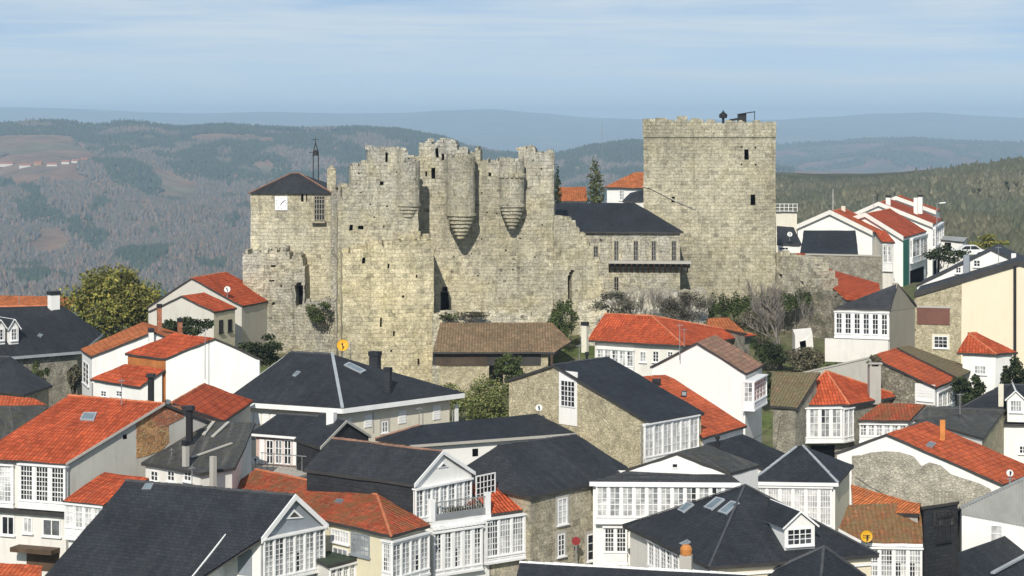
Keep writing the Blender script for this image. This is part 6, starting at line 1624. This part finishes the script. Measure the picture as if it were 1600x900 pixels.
R3 = Ridge([(-700, 172), (0, 167), (70, 168), (160, 171), (230, 175), (300, 177), (420, 174), (540, 177), (620, 176), (700, 172), (770, 170), (840, 176), (930, 184), (1050, 187), (1215, 187), (1290, 183), (1380, 177), (1450, 175), (1520, 180), (1600, 184), (2300, 178)], 7000, -220, 15000, 19000, 90, .0005, pw=1.5)
R3.build('far_mountain', 'hill_far', 220, 50, label='pale blue mountain range on the horizon')
R4 = Ridge([(-700, 429), (900, 339), (1150, 299), (1215, 290), (1270, 293), (1340, 290), (1400, 285), (1450, 277), (1520, 269), (1600, 258), (1700, 245), (2300, 209)], 330, -6, 1150, 1700, 9, .009, 950, 2400, 1.0)
R4.build('right_hill', 'hill_right', 150, 60, label='dark wooded slope behind the terraced houses')
# ---- far-off woods, one mass each
def blob():
    bm = bmesh.new(); bmesh.ops.create_icosphere(bm, subdivisions=1, radius=1); bm.verts.ensure_lookup_table()
    v = np.array([tuple(q.co) for q in bm.verts]); f = np.array([[l.vert.index for l in p.loops] for p in bm.faces]); bm.free(); return v, f
BL_V, BL_F = blob()
OC_V = np.array([(1, 0, 0), (0, 1, 0), (-1, 0, 0), (0, -1, 0), (0, 0, 1), (0, 0, -1.)]); OC_F = np.array([(0, 1, 4), (1, 2, 4), (2, 3, 4), (3, 0, 4), (1, 0, 5), (2, 1, 5), (3, 2, 5), (0, 3, 5)])
CO_V = np.array([(math.cos(a) * r, math.sin(a) * r, z) for r, z in ((1., 0.), (.55, 1.0)) for a in np.arange(6) * math.pi / 3] + [(0, 0, 2.2)]); 
CO_F = np.array([[i, (i + 1) % 6, 6 + (i + 1) % 6] for i in range(6)] + [[i, 6 + (i + 1) % 6, 6 + i] for i in range(6)] + [[6 + i, 6 + (i + 1) % 6, 12] for i in range(6)])
def woods(name, pts, tv, tf, w, h, mat, label, jit=.25):
    P = np.array(pts); n = len(P); k = len(tv)
    an = rs.uniform(0, 6.28, n); s = rs.uniform(.6, 1.4, n); sh = s * rs.uniform(.8, 1.3, n)
    V = np.repeat(tv[None], n, 0) * (1 + rs.uniform(-jit, jit, (n, k, 1)))
    x = (V[..., 0] * np.cos(an)[:, None] - V[..., 1] * np.sin(an)[:, None]) * (w * s)[:, None]; y = (V[..., 0] * np.sin(an)[:, None] + V[..., 1] * np.cos(an)[:, None]) * (w * s)[:, None]
    z = V[..., 2] * (h * sh)[:, None]
    W = np.stack([x, y, z], -1) + P[:, None]
    Fx = (tf[None] + (np.arange(n) * k)[:, None, None]).reshape(-1, 3)
    o = npmesh(name, W.reshape(-1, 3), Fx, M[mat]); o['kind'] = 'stuff'; o['label'] = label
    return o
def m_wood(name, cols, sc):
    t = NT(name); g = t.n('NewGeometry').outputs['Random Per Island']; o = t.obj()
    n_ = len(cols); r = t.math('ADD', t.math('MULTIPLY', g, .45), t.math('MULTIPLY', t.noise(o, sc, 5, .65), .6)); col = t.ramp(r, [(.22 + .6 * i / (n_ - 1), c) for i, c in enumerate(cols)])
    k = t.ramp(g, [(0, .8), (1, 1.15)])
    return t.done(t.mix(1., col, k, 'MULTIPLY'), .95, .02)
M['pines'] = m_wood('pine_woods', [(.034, .05, .033), (.052, .066, .04), (.042, .058, .036), (.075, .078, .046)], .006)
M['bare'] = m_wood('bare_woods', [(.085, .092, .065), (.13, .112, .10), (.105, .10, .09), (.20, .13, .09), (.09, .098, .07), (.15, .125, .11), (.18, .125, .095)], .0035)
M['pines_r'] = m_wood('pine_woods_near', [(.08, .09, .06), (.115, .118, .076), (.09, .098, .064), (.15, .145, .095)], .02)
M['scrub_r'] = m_wood('scrub_woods_near', [(.095, .098, .06), (.14, .13, .085), (.11, .108, .07), (.18, .165, .115)], .02)
pine, bare_ = [], []
def nz(u, t, f, s): return noise.noise(V3((u * f, t * f * .45, s))) + .5 * noise.noise(V3((u * f * 2.3, t * f * 1.0, s + 3)))
N1 = 150000
for i in range(N1):
    px = rs.uniform(-520, 1240); t = 1.05 * rs.uniform(.02, 1) ** .8
    if 240 < px < 1240 and t < .45 and px > 400: continue
    u = (px - R1.px0) / (R1.px1 - R1.px0); m_ = nz(u, t, 34, 1.); cl = nz(u, t, 26, 7.)
    fx = px + 55 * noise.noise(V3((t * 14, 3.1, px * .012))); field = (fx < 140 and .62 < t < .9) and cl > -.3
    if field or (cl > .44 and t > .25): continue
    p = R1.pt(u, t)
    bias = .55 if t > .9 else (.25 if t > .6 else -.12)
    (pine if m_ + bias > .12 else bare_).append(tuple(p + UP * 1.5))
woods('pine_woods', pine, OC_V, OC_F, 2.8, 5., 'pines', 'dark green pine woods covering the hill behind the castle')
woods('bare_woods', bare_, OC_V, OC_F, 2.7, 5.4, 'bare', 'mauve leafless woods covering the lower hill behind the castle')
pr, sr = [], []
for i in range(34000):
    px = rs.uniform(1120, 1760); t = 1.05 * rs.uniform(.01, 1) ** .75
    u = (px - R4.px0) / (R4.px1 - R4.px0); p = R4.pt(u, t); m_ = noise.noise(p * .012) + .5 * noise.noise(p * .03)
    (pr if m_ > -.05 else sr).append(tuple(p + UP * 1.0))
woods('pine_woods', pr, OC_V, OC_F, 1.5, 2.6, 'pines_r', 'dark pine woods covering the slope behind the terraced houses', .35)
woods('scrub_woods', sr, OC_V, OC_F, 1.4, 1.8, 'scrub_r', 'olive scrub covering the slope behind the terraced houses', .35)
mw = []
for i in range(26000):
    px = rs.uniform(820, 1760); t = 1.03 * rs.uniform(.2, 1) ** .7; u = (px - R2.px0) / (R2.px1 - R2.px0)
    if nz(u, t, 30, 21.) + (.4 if t > .95 else 0) < .08: continue
    mw.append(tuple(R2.pt(u, t) + UP * 2))
woods('distant_woods', mw, OC_V, OC_F, 7., 8., 'pines', 'dark woods patching the mid-distance hill right of the keep')
# village on the left hill
GV = 'village houses on the left hill'
vl = [(8, 258, 26, 'leftmost long white village house on the far hill', 'pale'), (40, 259, 18, 'white village house right of the leftmost one on the far hill', 'pale'), (60, 256, 12, 'small red-roofed village house on the far hill', 'red'), (82, 258, 16, 'bright white village house in the middle of the far hamlet', 'pale'), (103, 256, 12, 'pale village house near the right end of the far hamlet', 'pale'), (118, 254, 11, 'small pale village house right of the far hamlet', 'pale'), (132, 252, 10, 'rightmost tiny village house of the far hamlet', 'red')]
M['village_tile'] = m_plain('village_tile', (.36, .13, .07), .9, .3)
for px, py, w, lb, kd in vl:
    u = (px - R1.px0) / (R1.px1 - R1.px0); best = min((abs((ZC - R1.pt(u, t / 100.).z) / R1.pt(u, t / 100.).y * F + YH - py), t / 100.) for t in range(40, 99)); p = R1.pt(u, best[1]); s = w * p.y / F / 2; 
    r = thing('village_house', p, lb, 'house', GV); hh = ru(2.4, 4.2); dp = 5
    mb = MB(); mb.box(p + V3((-s, -dp, -3)), V3((2 * s, 0, 0)), V3((0, 2 * dp, 0)), UP * (hh + 3)); mb.build('wall', M['palegrey' if kd == 'pale' else 'ochre'], r)
    mb = MB(); q = [p + V3((x, y, z_)) for x, y, z_ in ((-s - .5, -dp - .6, hh - .2), (s + .5, -dp - .6, hh - .2), (s + .5, 0, hh + 2.6), (-s - .5, 0, hh + 2.6), (s + .5, dp + .6, hh - .2), (-s - .5, dp + .6, hh - .2))]
    mb.face((q[0], q[1], q[2], q[3])); mb.face((q[3], q[2], q[4], q[5])); mb.face((q[1], q[4], q[2])); mb.face((q[5], q[0], q[3])); mb.face((q[5], q[4], q[1], q[0]))
    mb.build('roof', M['village_tile'], r)
# ================= AIR, SKY, SUN, CAMERA =================
hz = NT('haze'); vol = hz.t.nodes.new('ShaderNodeVolumePrincipled'); out = hz.t.nodes['Material Output']
hz.t.nodes.remove(hz.b); hz.t.links.new(vol.outputs[0], out.inputs['Volume'])
vol.inputs['Color'].default_value = (.56, .77, .99, 1); vol.inputs['Density'].default_value = .000128; vol.inputs['Anisotropy'].default_value = .0
mb = MB(); mb.box(V3((-30000, -200, -900)), V3((60000, 0, 0)), V3((0, 20300, 0)), UP * 1062); 
hzo = mb.build('haze', hz.m, uv=False); hzo['kind'] = 'stuff'; hzo['label'] = 'thin blue air haze over the whole valley'
SUN_AZ, SUN_EL = 10., 36.
w = bpy.data.worlds.new('World'); SC.world = w; w.use_nodes = True; nt = w.node_tree; bg = nt.nodes['Background']
sky = nt.nodes.new('ShaderNodeTexSky'); sky.sky_type = 'NISHITA'; sky.sun_disc = False
sky.sun_elevation = math.radians(SUN_EL); sky.sun_rotation = math.radians(180 + SUN_AZ); sky.altitude = 700; sky.air_density = 1.0; sky.dust_density = .3; sky.ozone_density = 2.5
tc = nt.nodes.new('ShaderNodeTexCoord')
def cloud(scale, sx, sz, lo, hi, strength, rot=0., seed=0.):
    mp = nt.nodes.new('ShaderNodeMapping'); mp.inputs['Scale'].default_value = (sx, sx, sz); mp.inputs['Rotation'].default_value = (0, rot, 0); mp.inputs['Location'].default_value = (seed, seed * .7, 0)
    nt.links.new(tc.outputs['Generated'], mp.inputs[0])
    nz_ = nt.nodes.new('ShaderNodeTexNoise'); nz_.inputs['Scale'].default_value = scale; nz_.inputs['Detail'].default_value = 8; nz_.inputs['Roughness'].default_value = .6; nz_.inputs['Distortion'].default_value = .4
    nt.links.new(mp.outputs[0], nz_.inputs['Vector'])
    cr = nt.nodes.new('ShaderNodeValToRGB'); cr.color_ramp.elements[0].position = lo; cr.color_ramp.elements[0].color = (0, 0, 0, 1); cr.color_ramp.elements[1].position = hi; cr.color_ramp.elements[1].color = (strength,) * 3 + (1,)
    nt.links.new(nz_.outputs['Fac'], cr.inputs[0]); return cr.outputs[0]
c1 = cloud(2.0, 2.0, 26., .41, .66, .7, .04, .3); c2 = cloud(4., 2.2, 75., .46, .76, .3, -.03, 2.)
ad = nt.nodes.new('ShaderNodeMix'); ad.data_type = 'RGBA'; ad.blend_type = 'ADD'; ad.inputs[0].default_value = 1; nt.links.new(c1, ad.inputs[6]); nt.links.new(c2, ad.inputs[7])
mx = nt.nodes.new('ShaderNodeMix'); mx.data_type = 'RGBA'; nt.links.new(ad.outputs[2], mx.inputs[0]); hs_ = nt.nodes.new('ShaderNodeHueSaturation'); hs_.inputs['Saturation'].default_value = .92; hs_.inputs['Value'].default_value = .92; nt.links.new(sky.outputs[0], hs_.inputs['Color']); nt.links.new(hs_.outputs[0], mx.inputs[6]); mx.inputs[7].default_value = (6.2, 6.85, 7.1, 1)
la = nt.nodes.new('ShaderNodeVectorMath'); la.operation = 'ADD'; la.inputs[1].default_value = (0, 0, .13); nt.links.new(tc.outputs['Generated'], la.inputs[0])
ln = nt.nodes.new('ShaderNodeVectorMath'); ln.operation = 'NORMALIZE'; nt.links.new(la.outputs[0], ln.inputs[0]); nt.links.new(ln.outputs[0], sky.inputs[0])
se = nt.nodes.new('ShaderNodeSeparateXYZ'); nt.links.new(tc.outputs['Generated'], se.inputs[0])
hr = nt.nodes.new('ShaderNodeMapRange'); hr.interpolation_type = 'SMOOTHSTEP'; nt.links.new(se.outputs[2], hr.inputs[0]); hr.inputs[1].default_value = .05; hr.inputs[2].default_value = -.005; hr.inputs[3].default_value = .05; hr.inputs[4].default_value = .85
m3 = nt.nodes.new('ShaderNodeMix'); m3.data_type = 'RGBA'; nt.links.new(hr.outputs[0], m3.inputs[0]); nt.links.new(mx.outputs[2], m3.inputs[6]); m3.inputs[7].default_value = (5.8, 6.8, 7.4, 1)
nt.links.new(m3.outputs[2], bg.inputs[0]); bg.inputs[1].default_value = .11
sl_ = bpy.data.lights.new('sun', 'SUN'); sl_.energy = 4.4; sl_.angle = math.radians(.53); sl_.color = (1., .94, .84)
so = bpy.data.objects.new('sun', sl_); C.objects.link(so)
az, el = math.radians(SUN_AZ), math.radians(SUN_EL); to_sun = V3((-math.sin(az) * math.cos(el), -math.cos(az) * math.cos(el), math.sin(el)))
so.rotation_euler = to_sun.to_track_quat('Z', 'Y').to_euler(); so.location = to_sun * 60 + V3((0, 0, 40))
cam = bpy.data.cameras.new('camera'); co = bpy.data.objects.new('camera', cam); C.objects.link(co); SC.camera = co
co.location = EYE; co.rotation_euler = (math.radians(90), 0, 0)
cam.sensor_width = 36; cam.lens = F / 1600 * 36; cam.clip_end = 80000; cam.clip_start = 1
cam.shift_y = -(450 - YH) / 1600
SC.view_settings.view_transform = 'Standard'; SC.view_settings.look = 'None'; SC.view_settings.exposure = .1; SC.view_settings.gamma = 1
SC.cycles.use_denoising = True; SC.cycles.max_bounces = 6; SC.cycles.volume_bounces = 1; SC.cycles.diffuse_bounces = 3; SC.cycles.glossy_bounces = 2; SC.cycles.transmission_bounces = 2
